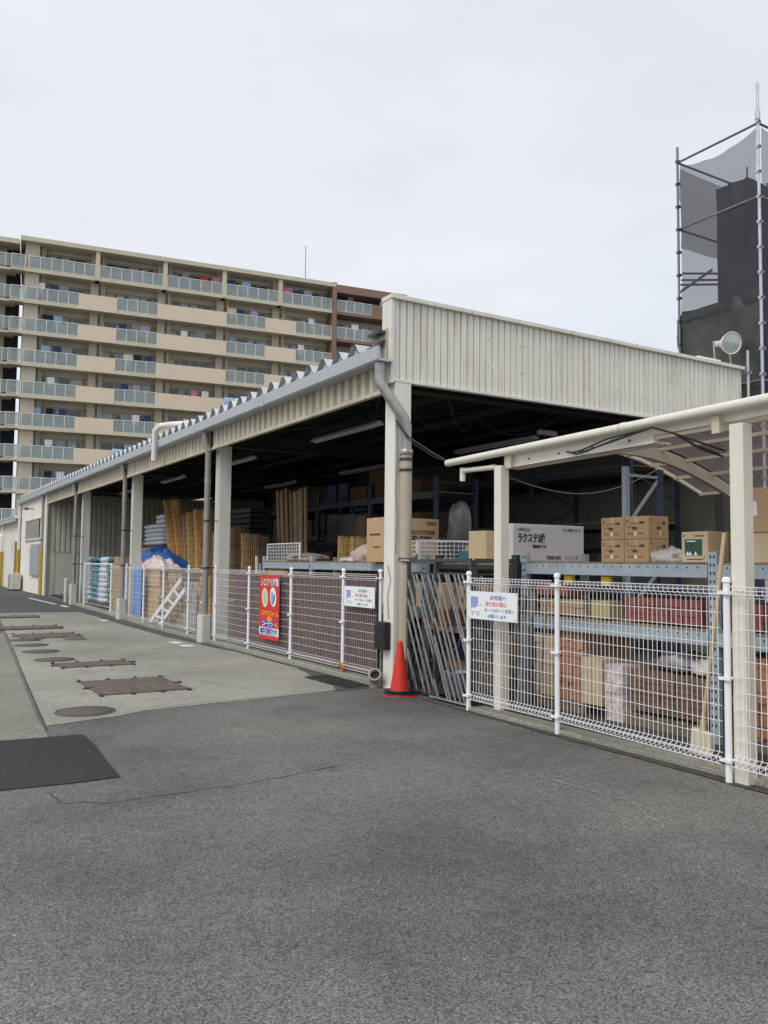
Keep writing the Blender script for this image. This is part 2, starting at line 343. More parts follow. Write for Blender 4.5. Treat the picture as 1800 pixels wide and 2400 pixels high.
def text(body, size, m, org, xd, ud, parent, width=None, bold=0, align='LEFT', name='lettering', thick=.0015, label=None):
    cu = bpy.data.curves.new('t', 'FONT'); cu.body = body; cu.size = size; cu.align_x = align; cu.offset = bold*size; cu.extrude = thick; cu.resolution_u = 3
    ob = bpy.data.objects.new('t', cu); col.objects.link(ob)
    dg = bpy.context.evaluated_depsgraph_get(); me = bpy.data.meshes.new_from_object(ob.evaluated_get(dg))
    bpy.data.objects.remove(ob); bpy.data.curves.remove(cu)
    xd = Vector(xd).normalized(); ud = Vector(ud).normalized(); nd = xd.cross(ud)
    xs = [v.co.x for v in me.vertices] or [0, 1]; k = 1
    if width: k = width/(max(xs)-min(xs)+1e-6)
    porg = ORG.get(parent.name, Vector((0, 0, 0))) if not parent.get('_loc') else Vector((0, 0, 0))
    o3 = Vector(org)-porg
    for v in me.vertices: v.co = o3+xd*(v.co.x*k)+ud*v.co.y+nd*v.co.z
    me.name = name; me.materials.clear(); me.materials.append(m); me.update()
    o = bpy.data.objects.new(name, me); col.objects.link(o); o.parent = parent; ORG[o.name] = ORG.get(parent.name, Vector((0, 0, 0)))
    if label: o['label'] = label
    return o
def gz(y): return 0 if y <= 20 else min(.2, .2*(y-20)/16)
def fbm(p, o=4): return noise.fractal(Vector(p), 1.0, 2.0, o)

# ============================================================ GROUND
g = MB(); ys = [-60, 20, 36, 500]
g.strip([(-400, y, gz(y)) for y in ys], [(400, y, gz(y)) for y in ys]); struct(g, 'ground', ASPH)
def patch(rows, name, m, dz):
    b = MB(); b.strip([(xl, y, gz(y)+dz) for y, xl, xr in rows], [(xr, y, gz(y)+dz) for y, xl, xr in rows]); return struct(b, name, m)
def wavyrows(rows, n, amp, seed):
    out = []
    for i in range(len(rows)-1):
        (y0, a0, b0), (y1, a1, b1) = rows[i], rows[i+1]
        for k in range(n):
            t = k/n; out.append((y0+(y1-y0)*t, a0+(a1-a0)*t+amp*fbm((seed, i*3+t*4, 0)), b0+(b1-b0)*t))
    out.append(rows[-1]); return out
CB = [(9.2, 1.47, 1.86), (9.21, 1.47, 5.6), (13, 1.8, 5.62), (17.4, 2.18, 5.62), (20, 2.4, 5.62), (26, 2.92, 5.62)]
# near edge of the concrete slopes a little, with a tongue round the nearest manhole
b = MB()
b.add([(1.44, 8.72, .004), (2.2, 8.93, .004), (2.5, 9.12, .004), (5.0, 9.42, .004), (5.6, 9.5, .004), (5.6, 20, .004), (2.4, 20, .004)], [(0, 1, 2, 3, 4, 5, 6)])
b.strip([(2.4, 20, .004), (2.93, 26.4, gz(26.4)+.004)], [(5.6, 20, .004), (5.6, 25.9, gz(25.9)+.004)])
struct(b, 'concrete_pavement', CONC)
patch([(8.16, -.6, 1.37), (9.5, -.5, 1.45), (14, .2, 1.84), (20, 1.2, 2.36)], 'concrete_slab', CONC2, .004)
patch([(9.3, -3, -.5), (14, -3, .55), (17, -3, 1.28), (20, -3, 1.6)], 'asphalt_strip', ASPH3, .009)
patch([(26.2, -8, 5.6), (36, -8, 5.6), (70, -8, 5.6)], 'far_road_surface', ASPH3, .004)
patch(wavyrows([(14.5, 5.5, 5.62), (16.5, 5.3, 5.62), (20, 5.28, 5.62), (26.5, 5.15, 5.62)], 8, .08, 3.3), 'asphalt_strip', ASPH3, .0085)
patch(wavyrows([(9.4, 4.95, 5.62), (9.9, 5.25, 5.62), (11.5, 5.45, 5.62)], 8, .08, 6.3), 'asphalt_strip', ASPH3, .0065)
b = MB(); b.tube([(1.41, 8.5, .003), (1.83, 13.4, .003), (2.2, 17.4, .003), (2.4, 20, .003)], .006, 4); struct(b, 'pavement_joint', SEAL)
b = MB(); P = [(-1.2, 8.22), (.4, 8.2), (.97, 8.18), (1.67, 8.12), (1.66, 7.6), (1.62, 6.9), (1.59, 6.42), (1.3, 6.4), (1.0, 6.43), (.77, 6.44), (.2, 6.38), (-1.2, 6.3)]
b.prism([(x+.012*fbm((x*9, y*9, 1)), y+.012*fbm((x*9, y*9, 5))) for x, y in P], 'z', .002, .009); struct(b, 'asphalt_patch', ASPH2)
# seams and scars in the asphalt, following the photograph
def seam(pts, wd, name, m, dz=.004, amp=.02):
    b = MB(); A = []; B = []; P = [Vector((*p, 0)) for p in pts]; path = []
    for i in range(len(P)-1):
        for k in range(10): path.append(P[i].lerp(P[i+1], k/10))
    path.append(P[-1])
    for i, p in enumerate(path):
        d = (path[min(i+1, len(path)-1)]-path[max(i-1, 0)]).normalized(); nn = Vector((-d.y, d.x, 0)); o = nn*amp*fbm((i*.31, len(pts), wd*50), 3)
        ww = wd*(.4+.9*abs(fbm((i*.5, 3, wd*99), 3)))
        A.append(p+o+nn*ww+Vector((0, 0, dz))); B.append(p+o-nn*ww+Vector((0, 0, dz)))
    b.strip(A, B); return struct(b, name, m)
SEAM = mat('asphalt_seam', (.07, .069, .064), .9, var=.3, scale=9)
SCAR = mat('pale_asphalt_scar', (.25, .245, .225), .9, var=.25, scale=30)
seam([(1.06, 6.24), (1.1, 5.92), (1.4, 5.78), (2.42, 5.80), (3.2, 5.95)], .007, 'asphalt_seam', SEAM, .004, .03)
seam([(4.36, 5.2), (4.41, 4.7), (4.46, 4.2), (4.44, 3.77)], .014, 'asphalt_scar', SCAR, .004, .03)
seam([(4.44, 3.79), (4.36, 3.72), (4.28, 3.66)], .004, 'asphalt_scar', SCAR, .006, .02)
seam([(2.5, 9.22), (4.9, 9.45), (5.6, 9.52)], .006, 'pavement_edge_crack', SEAM, .008, .02)
# damp dirt along the fence foot
DIRT = mat('dark_dirt', (.075, .07, .055), .95, var=.4, scale=14)
def dirt(rows, seed):
    b = MB(); A = []; B = []
    for (y0, xa, xb), (y1, xc, xd) in zip(rows, rows[1:]):
        for k in range(24):
            t = k/24; y = y0+(y1-y0)*t; A.append((xa+(xc-xa)*t-.05*abs(fbm((y*2.2, seed, 0)))-.03*fbm((y*9, seed, 3)), y, gz(y)+.0075)); B.append((xb+(xd-xb)*t, y, gz(y)+.0075))
    b.strip(A, B); return struct(b, 'dirt_strip', DIRT)
dirt([(3, 5.47, 5.62), (5, 5.52, 5.62), (7.4, 5.57, 5.62), (8.4, 5.62, 5.72)], 2); dirt([(9.7, 5.52, 5.62), (14, 5.54, 5.62), (20, 5.55, 5.62)], 5)
# painted marks
b = MB()
def quad(b, pts, z): b.add([(x, y, gz(y)+z) for x, y in pts], [tuple(range(len(pts)))])
quad(b, [(4.75, 33.9), (4.87, 33.9), (5.15, 29.8), (5.03, 29.8)], .01); quad(b, [(5.08, 29.2), (5.24, 29.2), (5.28, 28.3), (5.12, 28.3)], .01)
struct(b, 'painted_line', WHITEPAINT)
b = MB(); quad(b, [(4.95, 16.5), (5.15, 16.6), (5.2, 16.2), (4.98, 16.1)], .009); quad(b, [(4.98, 15.9), (5.2, 15.8), (5.18, 15.45), (4.95, 15.5)], .009)
quad(b, [(5.18, 10.35), (5.33, 10.5), (5.42, 10.25), (5.25, 10.12)], .009); quad(b, [(5.0, 22.9), (5.2, 22.9), (5.2, 22.5), (5.0, 22.5)], .009)
quad(b, [(.72, 8.33), (.92, 8.33), (.93, 8.45), (.74, 8.46)], .009); struct(b, 'painted_mark', WHITEPAINT)
# manholes and steel plates
MH = [('nearest', 1.93, 9.33, .31), ('second nearest', 2.47, 14.38, .31), ('third nearest', 2.47, 15.75, .31), ('fourth nearest', 2.49, 16.99, .31), ('farthest', 2.54, 18.12, .31)]
for w_, x, y, r in MH:
    t = thing('manhole_cover', f'round rusty iron manhole cover, {w_} of the row of five in the concrete', 'manhole cover', (x, y, .004), 0, 'round manhole covers in a row')
    MB().lathe([(0.001, .016), (r*.9, .016), (r*.91, .011), (r*.93, .011), (r*.935, .016)], (x, y, 0), 40).build('cover', MANH, t)
    MB().lathe([(r*.94, .013), (r, .013), (r*1.015, .004)], (x, y, 0), 40).build('rim', MANH, t)
t = thing('manhole_cover', 'smaller round manhole cover lying off the row, nearer the blue board fence', 'manhole cover', (3.47, 17.9, .004), 0, 'round manhole covers in a row')
MB().lathe([(0.001, .014), (.2, .014), (.21, .009), (.215, .013), (.23, .006)], (3.47, 17.9, 0), 32).build('cover', MANH, t)
PL = [('largest and nearest', 2.3, 3.4, 10.33, 11.58), ('second nearest', 2.36, 3.44, 13.2, 13.8), ('third nearest', 2.5, 3.7, 18.4, 19.5), ('fourth nearest', 2.2, 3.7, 20.7, 21.6), ('farthest', 2.2, 3.7, 24.2, 25.0)]
random.seed(5)
for lb, x0, x1, y0, y1 in PL:
    z = gz(y0)+.004
    t = thing('steel_plate', f'rusty brown steel road plate with clamped edges, {lb} of five', 'steel plate', ((x0+x1)/2, (y0+y1)/2, z), 0, 'steel plates covering the trench')
    MB().box(x0, x1, y0, y1, gz(y1)+.004, gz(y1)+.02).build('plate', PLATE, t, bevel=.003)
    zz = gz(y1)
    for (ax, ay, dx, dy) in [(x0+(x1-x0)*k/3.0, yy, 0, s) for k in range(4) for yy, s in ((y0, -1), (y1, 1))]+[(xx, y0+(y1-y0)*.5, s, 0) for xx, s in ((x0, -1), (x1, 1))]:
        ax += random.uniform(-.02, .02)
        MB().bar((ax-dx*.03, ay-dy*.03, zz+.022), (ax+dx*.09, ay+dy*.09, zz+.012), .05, .012).tube([(ax+dx*.06, ay+dy*.06, zz+.01), (ax+dx*.06, ay+dy*.06, zz+.035)], .012, 6).build('edge_clamp', DSTEEL, t)
# shed floor, kerb and drain
MB().add([(5.85, 7.0, .02), (13, 7.0, .02), (13, 35.5, .21), (5.85, 35.5, .21)], [(0, 1, 2, 3)])
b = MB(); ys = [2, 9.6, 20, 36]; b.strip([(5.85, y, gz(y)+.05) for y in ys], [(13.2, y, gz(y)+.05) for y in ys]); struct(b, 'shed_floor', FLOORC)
b = MB(); ys = [9.6, 20, 30]
for y0, y1 in zip(ys, ys[1:]): b.add([(x, y, gz(y)+z) for y in (y0, y1) for x, z in ((5.62, 0), (5.62, .07), (5.85, .07), (5.85, 0))], [(0, 1, 5, 4), (1, 2, 6, 5), (2, 3, 7, 6), (0, 3, 2, 1), (4, 5, 6, 7)])
struct(b, 'kerb', CONC, .008)
b = MB(); b.box(5.62, 5.85, 2, 7.45, 0, .045); struct(b, 'kerb', CONC, .008)
t = thing('drain_grating', 'steel drain grating set in the ground by the orange-footed fence end', 'drain grating', (5.35, 10.0, 0))
b = MB()
for k in range(34): b.box(5.2, 5.55, 9.5+k*.035, 9.51+k*.035, .006, .02)
for k in range(3): b.box(5.2+k*.17, 5.212+k*.17, 9.5, 10.68, .007, .018)
b.build('grating_bars', DSTEEL, t)
b = MB(); b.box(5.17, 5.58, 9.47, 10.72, .0025, .0055); b.build('channel', HOLE, t)

# ============================================================ STORAGE SHED
def ribbed(b, axis, u0, u1, z0, z1, off, pitch, depth, groove, out):
    """upright ribbed sheet. axis 'x': runs along x at y=off, 'y': runs along y at x=off; out = direction of the raised flats"""
    pts = []; u = u0; s = groove*.3
    while u < u1-1e-6:
        e = min(u+pitch-groove, u1); pts += [(u, 0), (e, 0)]
        if e+groove < u1: pts += [(e+s, depth), (e+groove-s, depth)]
        u += pitch
    def P(u, d, z): return (u, off-out*d, z) if axis == 'x' else (off-out*d, u, z)
    b.strip([P(u, d, z0) for u, d in pts], [P(u, d, z1) for u, d in pts]); return b
S = thing('storage_shed', 'long open-sided storage shed with ivory ribbed front and grey gutter along its roof', 'shed', (5.7, 9.2, 0))
# front face: ribbed sheet, top capping, bottom trim, corner trim
b = MB(); ribbed(b, 'x', 5.68, 12.98, 4.06, 5.13, 9.2, .112, .035, .024, -1); b.build('front_panel', FASC, S)
b = MB(); b.box(5.62, 13.02, 9.14, 9.42, 5.13, 5.19); b.build('capping', FASC, S, bevel=.006)
b = MB(); b.box(5.66, 13.0, 9.165, 9.25, 4.02, 4.06); b.build('bottom_trim', IVORY, S, bevel=.004)
b = MB(); b.box(5.63, 5.68, 9.17, 9.41, 4.0, 5.13); b.build('corner_trim', IVORY, S, bevel=.004)
b = MB(); b.box(5.68, 12.98, 9.38, 9.41, 4.06, 5.13); b.build('front_panel_back', BSTEEL, S)
b = MB()
rnd = random.Random(3)
for k in range(9):
    x = 7.3+k*.62+rnd.uniform(-.05, .05)
    for z in (4.85-.02*k, 4.42-.015*k):
        for j in range(rnd.choice((1, 2, 2))): b.lathe([(0.001, .003), (.007, .002), (.008, 0)], (x+j*.07, 9.195, z+rnd.uniform(-.03, .03)), 8, (0, -1, 0))
b.build('screw_holes', BSTEEL, S)
# side panels over each bay, ribbed, with a flat lower trim
ends = [9.34, 15.95, 22.75, 29.45, 35.4]
for i in range(4):
    a, e = ends[i]+(.0 if i == 0 else .16), ends[i+1]-.02
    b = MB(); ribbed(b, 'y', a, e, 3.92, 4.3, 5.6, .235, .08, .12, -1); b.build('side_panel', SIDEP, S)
    b = MB(); b.box(5.58, 5.66, a, e, 3.87, 3.925); b.build('side_trim', SIDEP, S, bevel=.004)
b = MB(); ribbed(b, 'y', 9.25, 9.5, 4.3, 4.75, 5.62, .08, .02, .03, -1); b.build('end_panel', SIDEP, S)
# gutter: open channel with hangers
b = MB(); ys = [9.12, 42.6]
prof = [(5.64, 4.26), (5.42, 4.26), (5.40, 4.28), (5.39, 4.44), (5.41, 4.455), (5.43, 4.44), (5.44, 4.29), (5.62, 4.29)]
b.add([(x, 9.12, z) for x, z in prof]+[(x, 42.6, z) for x, z in prof], [(i, i+1, 8+i+1, 8+i) for i in range(7)]+[(0, 1, 2, 3, 4, 5, 6, 7)])
b.build('gutter', GUTM, S)
b = MB()
for k in range(9): b.box(5.385, 5.445, 12.9+k*3.6, 12.96+k*3.6, 4.255, 4.462)
b.build('gutter_joints', GUTM, S)
b = MB(); b.box(5.6, 5.66, 9.5, 42.6, 4.3, 4.47); b.build('eave_trim', BSTEEL, S)
# folded plate roof (waves along y), sloping gently up to the back
pit = .475; n = int((42.6-9.6)/pit); prof = []
for k in range(n):
    y = 9.62+k*pit; prof += [(y, 4.49), (y+.12, 4.49), (y+.25, 4.64), (y+.35, 4.64)]
prof.append((9.62+n*pit, 4.49))
b = MB(); b.strip([(5.47, y, z) for y, z in prof], [(13.1, y, z+.18) for y, z in prof]); b.build('roof', ROOFM, S)
b = MB()
for k in range(n):
    y = 9.62+k*pit; b.add([(5.53, y+.13, 4.495), (5.53, y+.27, 4.495), (5.53, y+.255, 4.632), (5.53, y+.245, 4.632)], [(0, 1, 2, 3)])
b.build('roof_end_shade', HOLE, S)  # black faces laid over the closures as shade in the open rib ends
b = MB()
for k in range(n):
    y = 9.62+k*pit; b.add([(5.54, y+.125, 4.495), (5.54, y+.47, 4.495), (5.54, y+.35, 4.637), (5.54, y+.25, 4.637)], [(0, 1, 2, 3)])
b.build('roof_end_closures', ROOFM, S)
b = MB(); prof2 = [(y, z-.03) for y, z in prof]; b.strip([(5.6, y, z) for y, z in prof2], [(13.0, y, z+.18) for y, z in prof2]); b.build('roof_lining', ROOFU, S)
t_ = MB(); t_.box(5.52, 6.1, 9.3, 9.62, 4.68, 4.72).bar((5.5, 9.45, 4.5), (5.95, 9.45, 4.86), .3, .02); t_.build('flashing', DSTEEL, S)
# columns, beams, purlins
def column(x, y, w, z1, m=CREAMCOL):
    b = MB(); b.box(x, x+w, y, y+w, gz(y), z1); b.box(x-.03, x+w+.03, y-.03, y+w+.03, gz(y), gz(y)+.02); return b.build('column', m, S, bevel=.006)
cols_ = [(5.7, 9.17, .25, 4.02), (5.85, 16.19, .25, 4.0), (5.85, 22.98, .25, 4.0), (5.85, 29.68, .25, 4.0)]
for c in cols_: column(*c)
for y in (9.3, 16.3, 23.1, 29.8): column(12.6, y, .2, 4.2, BSTEEL)
for y in (9.55, 16.31, 23.1, 29.8):
    b = MB(); b.box(5.75, 12.9, y-.09, y+.09, 4.0, 4.02).box(5.75, 12.9, y-.09, y+.09, 4.28, 4.30).box(5.75, 12.9, y-.01, y+.01, 4.02, 4.28); b.build('beam', BSTEEL, S)
for x in (6.0, 7.7, 9.3, 10.9, 12.4):
    b = MB(); b.box(x-.04, x+.04, 9.6, 35.4, 4.31, 4.41); b.build('purlin', BSTEEL, S)
b = MB()
for y0, y1 in ((9.8, 16.1), (16.5, 22.9), (23.3, 29.6)):
    b.tube([(5.9, y0, 4.2), (9.3, y1, 4.22)], .012, 5).tube([(9.3, y0, 4.22), (5.9, y1, 4.2)], .012, 5).tube([(9.3, y0, 4.2), (12.7, y1, 4.22)], .012, 5).tube([(12.7, y0, 4.22), (9.3, y1, 4.2)], .012, 5)
b.build('roof_bracing', BSTEEL, S)
# back and end walls
b = MB(); ribbed(b, 'y', 9.2, 35.5, .05, 4.75, 12.95, .16, .025, .045, -1); b.build('back_wall', INWALL, S)
b = MB(); b.box(12.84, 12.92, 9.5, 35.4, 3.32, 3.44).box(12.84, 12.92, 9.5, 35.4, 1.9, 1.98); b.build('wall_rail', BSTEEL, S)
b = MB(); ribbed(b, 'x', 5.62, 12.9, .2, 4.3, 35.5, .2, .045, .09, -1); b.build('end_wall', mat('pale_ribbed_end_wall', (.6, .58, .48), .6, var=.1, scale=2, streak=.5), S)
b = MB(); b.box(5.58, 5.64, 35.42, 35.6, .2, 4.25); b.build('opening_trim', IVORY, S)
d = MB(); d.box(5.95, 6.85, 35.38, 35.44, .24, 1.93); d = d.build('door', GDOOR, S, bevel=.006)
MB().box(5.91, 5.95, 35.37, 35.45, .2, 1.98).box(6.85, 6.89, 35.37, 35.45, .2, 1.98).box(5.91, 6.89, 35.37, 35.45, 1.93, 1.98).build('door_frame', SIDEP, d)
MB().tube([(6.74, 35.37, 1.05), (6.74, 35.33, 1.05), (6.62, 35.33, 1.05)], .012, 6).build('handle', DSTEEL, d)
# downpipes
def dpipe(pts, r, m, brackets, name='downpipe'):
    p = MB().tube(pts, r, 14).build(name, m, S)
    for (x, y, z, tx, ty) in brackets:
        b = MB(); b.lathe([(r+.002, -.02), (r+.012, -.018), (r+.012, .018), (r+.002, .02)], (x, y, z), 14); b.bar((x, y, z), (tx, ty, z), .025, .02)
        b.build('bracket', DSTEEL, p)
    return p
p = dpipe([(5.5, 9.24, 4.26), (5.5, 9.24, 4.05), (5.51, 9.23, 3.98), (5.74, 9.03, 3.52), (5.79, 9.03, 3.42), (5.79, 9.03, 3.05)], .07, GALV, [])
p = dpipe([(5.79, 9.03, 3.05), (5.79, 9.03, .42), (5.79, 9.03, .06)], .078, BEIGEPIPE, [(5.79, 9.03, 2.98, 5.79, 9.18), (5.79, 9.03, 2.84, 5.79, 9.18), (5.79, 9.03, 1.68, 5.79, 9.2), (5.79, 9.03, .38, 5.79, 9.2)])
MB().lathe([(.079, -.04), (.088, -.035), (.088, .035), (.079, .04)], (5.79, 9.03, 3.07), 16).build('pipe_collar', GALV, p)
for i, (x, y) in enumerate(((5.6, 16.2), (5.6, 22.95), (5.6, 29.6), (5.55, 36.1))):
    z = gz(y)
    p = dpipe([(5.52, y-.02, 4.27), (5.52, y-.02, 4.15), (x, y, 3.85), (x, y, 3.3), (x, y, z+.5)], .062, DKPIPE, [(x, y, 2.45, x+.28, y+.05), (x, y, 1.5, x+.28, y+.05)])
    MB().tube([(x, y, 3.3), (x, y, 3.22)], .07, 14).build('pipe_collar', GALV, p)
    if i < 3:
        b = MB(); s = .125; q = .04
        b.prism([(x-s+q, y-s), (x+s-q, y-s), (x+s, y-s+q), (x+s, y+s-q), (x+s-q, y+s), (x-s+q, y+s), (x-s, y+s-q), (x-s, y-s+q)], 'z', z, z+(.56 if i < 2 else .7))
        b.build('pipe_guard', GUARD, S, bevel=.012)
    else: MB().tube([(x, y, z), (x, y, z+1.85)], .085, 14).build('pipe_guard', YPIPE, S)
# white overflow pipe hooking over the gutter
MB().tube([(6.3, 18.0, 4.78), (5.6, 18.85, 4.78), (5.42, 19.05, 4.76), (5.34, 19.2, 4.66), (5.34, 19.22, 3.95)], .075, 12).build('overflow_pipe', IVORY, S)
# loose wires on the main column and hooks
b = MB(); b.tube([(5.72, 9.155, 3.5), (5.735, 9.15, 3.0), (5.71, 9.15, 2.6), (5.74, 9.15, 2.2), (5.715, 9.15, 1.75)], .004, 5)
b.tube([(5.69, 9.3, 1.6), (5.685, 9.22, 1.4), (5.69, 9.3, 1.2), (5.685, 9.26, .9)], .004, 5); b.build('loose_wire', DSTEEL, S)
b = MB(); b.tube([(5.69, 9.13, 3.5), (5.74, 8.9, 3.25), (5.82, 8.5, 3.02), (5.86, 8.26, 2.9)], .012, 6); b.tube([(5.70, 9.13, 3.45), (5.76, 8.9, 3.2), (5.84, 8.5, 2.97), (5.88, 8.26, 2.88)], .007, 6)
single(b, 'hanging_cable', CABLE, 'black cable sagging from the corner column down to the canopy beam', 'cable')
b = MB()
for x0, y0, z0, x1, y1, z1, sg in ((7.0, 9.8, 4.1, 8.3, 10.9, 4.1, .4), (8.3, 10.9, 4.1, 9.6, 10.2, 4.15, .35), (6.4, 10.0, 4.05, 8.2, 11.4, 4.1, .3)):
    b.tube([(x0+(x1-x0)*k/10, y0+(y1-y0)*k/10, z0+(z1-z0)*k/10-sg*4*(k/10)*(1-k/10)) for k in range(11)], .008, 5)
single(b, 'ceiling_cable', DSTEEL, 'grey cables looped loosely under the dark shed ceiling behind the front panel', 'cable')

# fluorescent battens under the ceiling, two rows
LB = [(7.15, 12.0, 14.5, 'near row, first and closest to the corner column'), (7.15, 17.6, 19.3, 'near row, second from the corner column'), (7.15, 22.7, 24.8, 'near row, third from the corner column'), (7.15, 27.9, 30.0, 'near row, farthest from the corner column'),
      (10.38, 11.7, 14.2, 'back row, closest to the canopy'), (10.38, 17.3, 19.4, 'back row, second from the canopy'), (10.38, 22.3, 24.5, 'back row, farthest from the canopy')]
for x, a, e, lb in LB:
    t = thing('ceiling_light', f'unlit fluorescent batten under the dark ceiling, {lb}', 'ceiling light', (x, (a+e)/2, 3.96), 0, 'fluorescent battens under the shed ceiling')
    b = MB(); b.prism([(x-.04, 4.05), (x+.04, 4.05), (x+.09, 3.985), (x-.09, 3.985)], 'y', a, e); b.build('housing', WHITE, t)
    b = MB(); b.tube([(x, a+.05, 3.965), (x, e-.05, 3.965)], .016, 8); b.build('tube', LTUBE, t)
    b = MB(); [b.tube([(x, a+(e-a)*k, 4.05), (x, a+(e-a)*k, 4.45)], .008, 5) for k in (.15, .85)]; b.build('hanger', DSTEEL, t)
t = thing('ceiling_light', 'tiny ceiling batten seen just above the canopy beam by the front panel', 'ceiling light', (10.2, 11.3, 3.98), 0, 'fluorescent battens under the shed ceiling')
MB().box(10.05, 10.45, 11.2, 11.3, 3.98, 4.06).build('housing', WHITE, t)

# floodlight on the front panel
t = thing('floodlight', 'big round silver floodlight on brackets atop the right end of the ribbed panel', 'floodlight', (12.55, 9.2, 5.19))
ax = Vector((-.3, -.9, -.2)).normalized(); c0 = Vector((12.62, 9.15, 5.56))
MB().lathe([(.02, -.28), (.065, -.28), (.08, -.19), (.10, -.15), (.16, -.06), (.19, .03), (.2, .045), (.19, .05), (.178, .03)], c0, 28, ax).build('reflector', IVORY, t)
MB().lathe([(.001, .04), (.11, .038), (.178, .03)], c0, 28, ax).build('lens', LENS, t)
MB().lathe([(.001, -.42), (.055, -.41), (.06, -.28)], c0, 16, ax).build('lamp_holder', IVORY, t)
b = MB(); b.bar((12.40, 9.3, 5.19), (12.41, 9.33, 5.6), .03, .015).bar((12.84, 9.3, 5.19), (12.83, 9.33, 5.6), .03, .015).bar((12.38, 9.3, 5.21), (12.86, 9.3, 5.21), .03, .03); b.build('bracket', GALV, t)
MB().box(11.9, 12.5, 9.25, 9.4, 5.19, 5.26).build('ballast_box', WHITE, t, bevel=.01)

# ============================================================ WHITE BUILDING beyond the shed and the lower building behind it
Wb = thing('stockroom_building', 'cream walled stockroom joined to the far end of the open shed', 'building', (5.6, 39, .2))
b = MB(); b.box(5.6, 5.75, 35.6, 42.7, .2, 4.3).box(5.6, 13, 42.55, 42.7, .2, 4.3); b.build('wall', WWALL, Wb)
b = MB(); ribbed(b, 'y', 37.0, 40.9, 2.55, 3.35, 5.55, .28, .03, .12, -1); w_ = b.build('louvre_window', GALV, Wb)
MB().box(5.52, 5.6, 36.9, 41.0, 2.48, 2.55).box(5.52, 5.6, 36.9, 41.0, 3.35, 3.41).build('frame', IVORY, w_)
MB().box(5.50, 5.6, 36.7, 38.9, .95, 2.3).build('notice_panel', GPANEL, Wb, bevel=.02)
MB().box(5.54, 5.6, 39.2, 39.7, 1.9, 2.25).build('meter_box', IVORY, Wb, bevel=.01)
b = MB(); b.tube([(5.6, 38.9, 3.85), (5.3, 38.9, 3.87)], .02, 6).lathe([(.02, .12), (.06, .08), (.13, 0)], (5.28, 38.9, 3.8), 12); b.build('wall_lamp', DSTEEL, Wb)
p = MB(); p.tube([(5.5, 42.5, 4.3), (5.5, 42.5, .2)], .06, 10); p.build('downpipe', IVORY, Wb)
MB().tube([(5.5, 42.5, .95), (5.5, 42.5, 2.1)], .085, 10).build('pipe_guard', YPIPE, Wb)
Lb = thing('low_building', 'lower cream building with corrugated roof past the stockroom at the far left', 'building', (5.6, 55, .2))
b = MB(); b.box(5.6, 5.8, 42.75, 75, .2, 3.55); b.build('wall', WWALL2, Lb)
b = MB(); pr = []
for k in range(66): pr += [(42.75+k*.48, 3.6), (42.75+k*.48+.12, 3.74), (42.75+k*.48+.3, 3.74), (42.75+k*.48+.42, 3.6)]
b.strip([(5.3, y, z) for y, z in pr], [(12, y, z+.35) for y, z in pr]); b.build('roof', ROOFM, Lb)
b = MB(); b.box(5.3, 5.4, 42.75, 75, 3.46, 3.6); b.build('gutter', GUTM, Lb)
MB().box(5.54, 5.62, 42.9, 44.2, .22, 2.5).build('door', A_BRN, Lb)
MB().tube([(5.45, 48.4, 3.5), (5.45, 48.4, .2)], .06, 10).build('downpipe', IVORY, Lb)
MB().tube([(5.45, 48.4, .22), (5.45, 48.4, 2.05)], .09, 10).build('pipe_guard', YPIPE, Lb)
b = MB(); b.tube([(5.6, 45.3, 3.1), (5.1, 45.3, 3.0)], .03, 6).lathe([(.02, .2), (.12, .15), (.25, 0)], (5.05, 45.3, 2.75), 14); b.build('wall_lamp', IVORY, Lb)
t = thing('outdoor_unit', 'pale air conditioning unit standing against the cream wall at the far left', 'air conditioner', (5.3, 42.0, .2))
MB().box(5.12, 5.5, 41.3, 42.9, .26, 1.0).build('casing', GUARD, t, bevel=.02)
MB().lathe([(.22, 0), (.27, .015), (.3, 0)], (5.115, 42.1, .62), 18, (-1, 0, 0)).build('fan_guard', DSTEEL, t)
MB().box(5.15, 5.45, 41.4, 41.5, .2, .26).box(5.15, 5.45, 42.7, 42.8, .2, .26).build('feet', DSTEEL, t)
t = thing('bollard', 'short white round bollard in front of the pale grey door', 'bollard', (5.62, 31.0, gz(31)))
MB().tube([(5.62, 31.0, gz(31)), (5.62, 31.0, .95)], .07, 12).build('post', GUARD, t); MB().lathe([(.001, .04), (.05, .03), (.072, 0)], (5.62, 31.0, .95), 12).build('cap', GUARD, t)

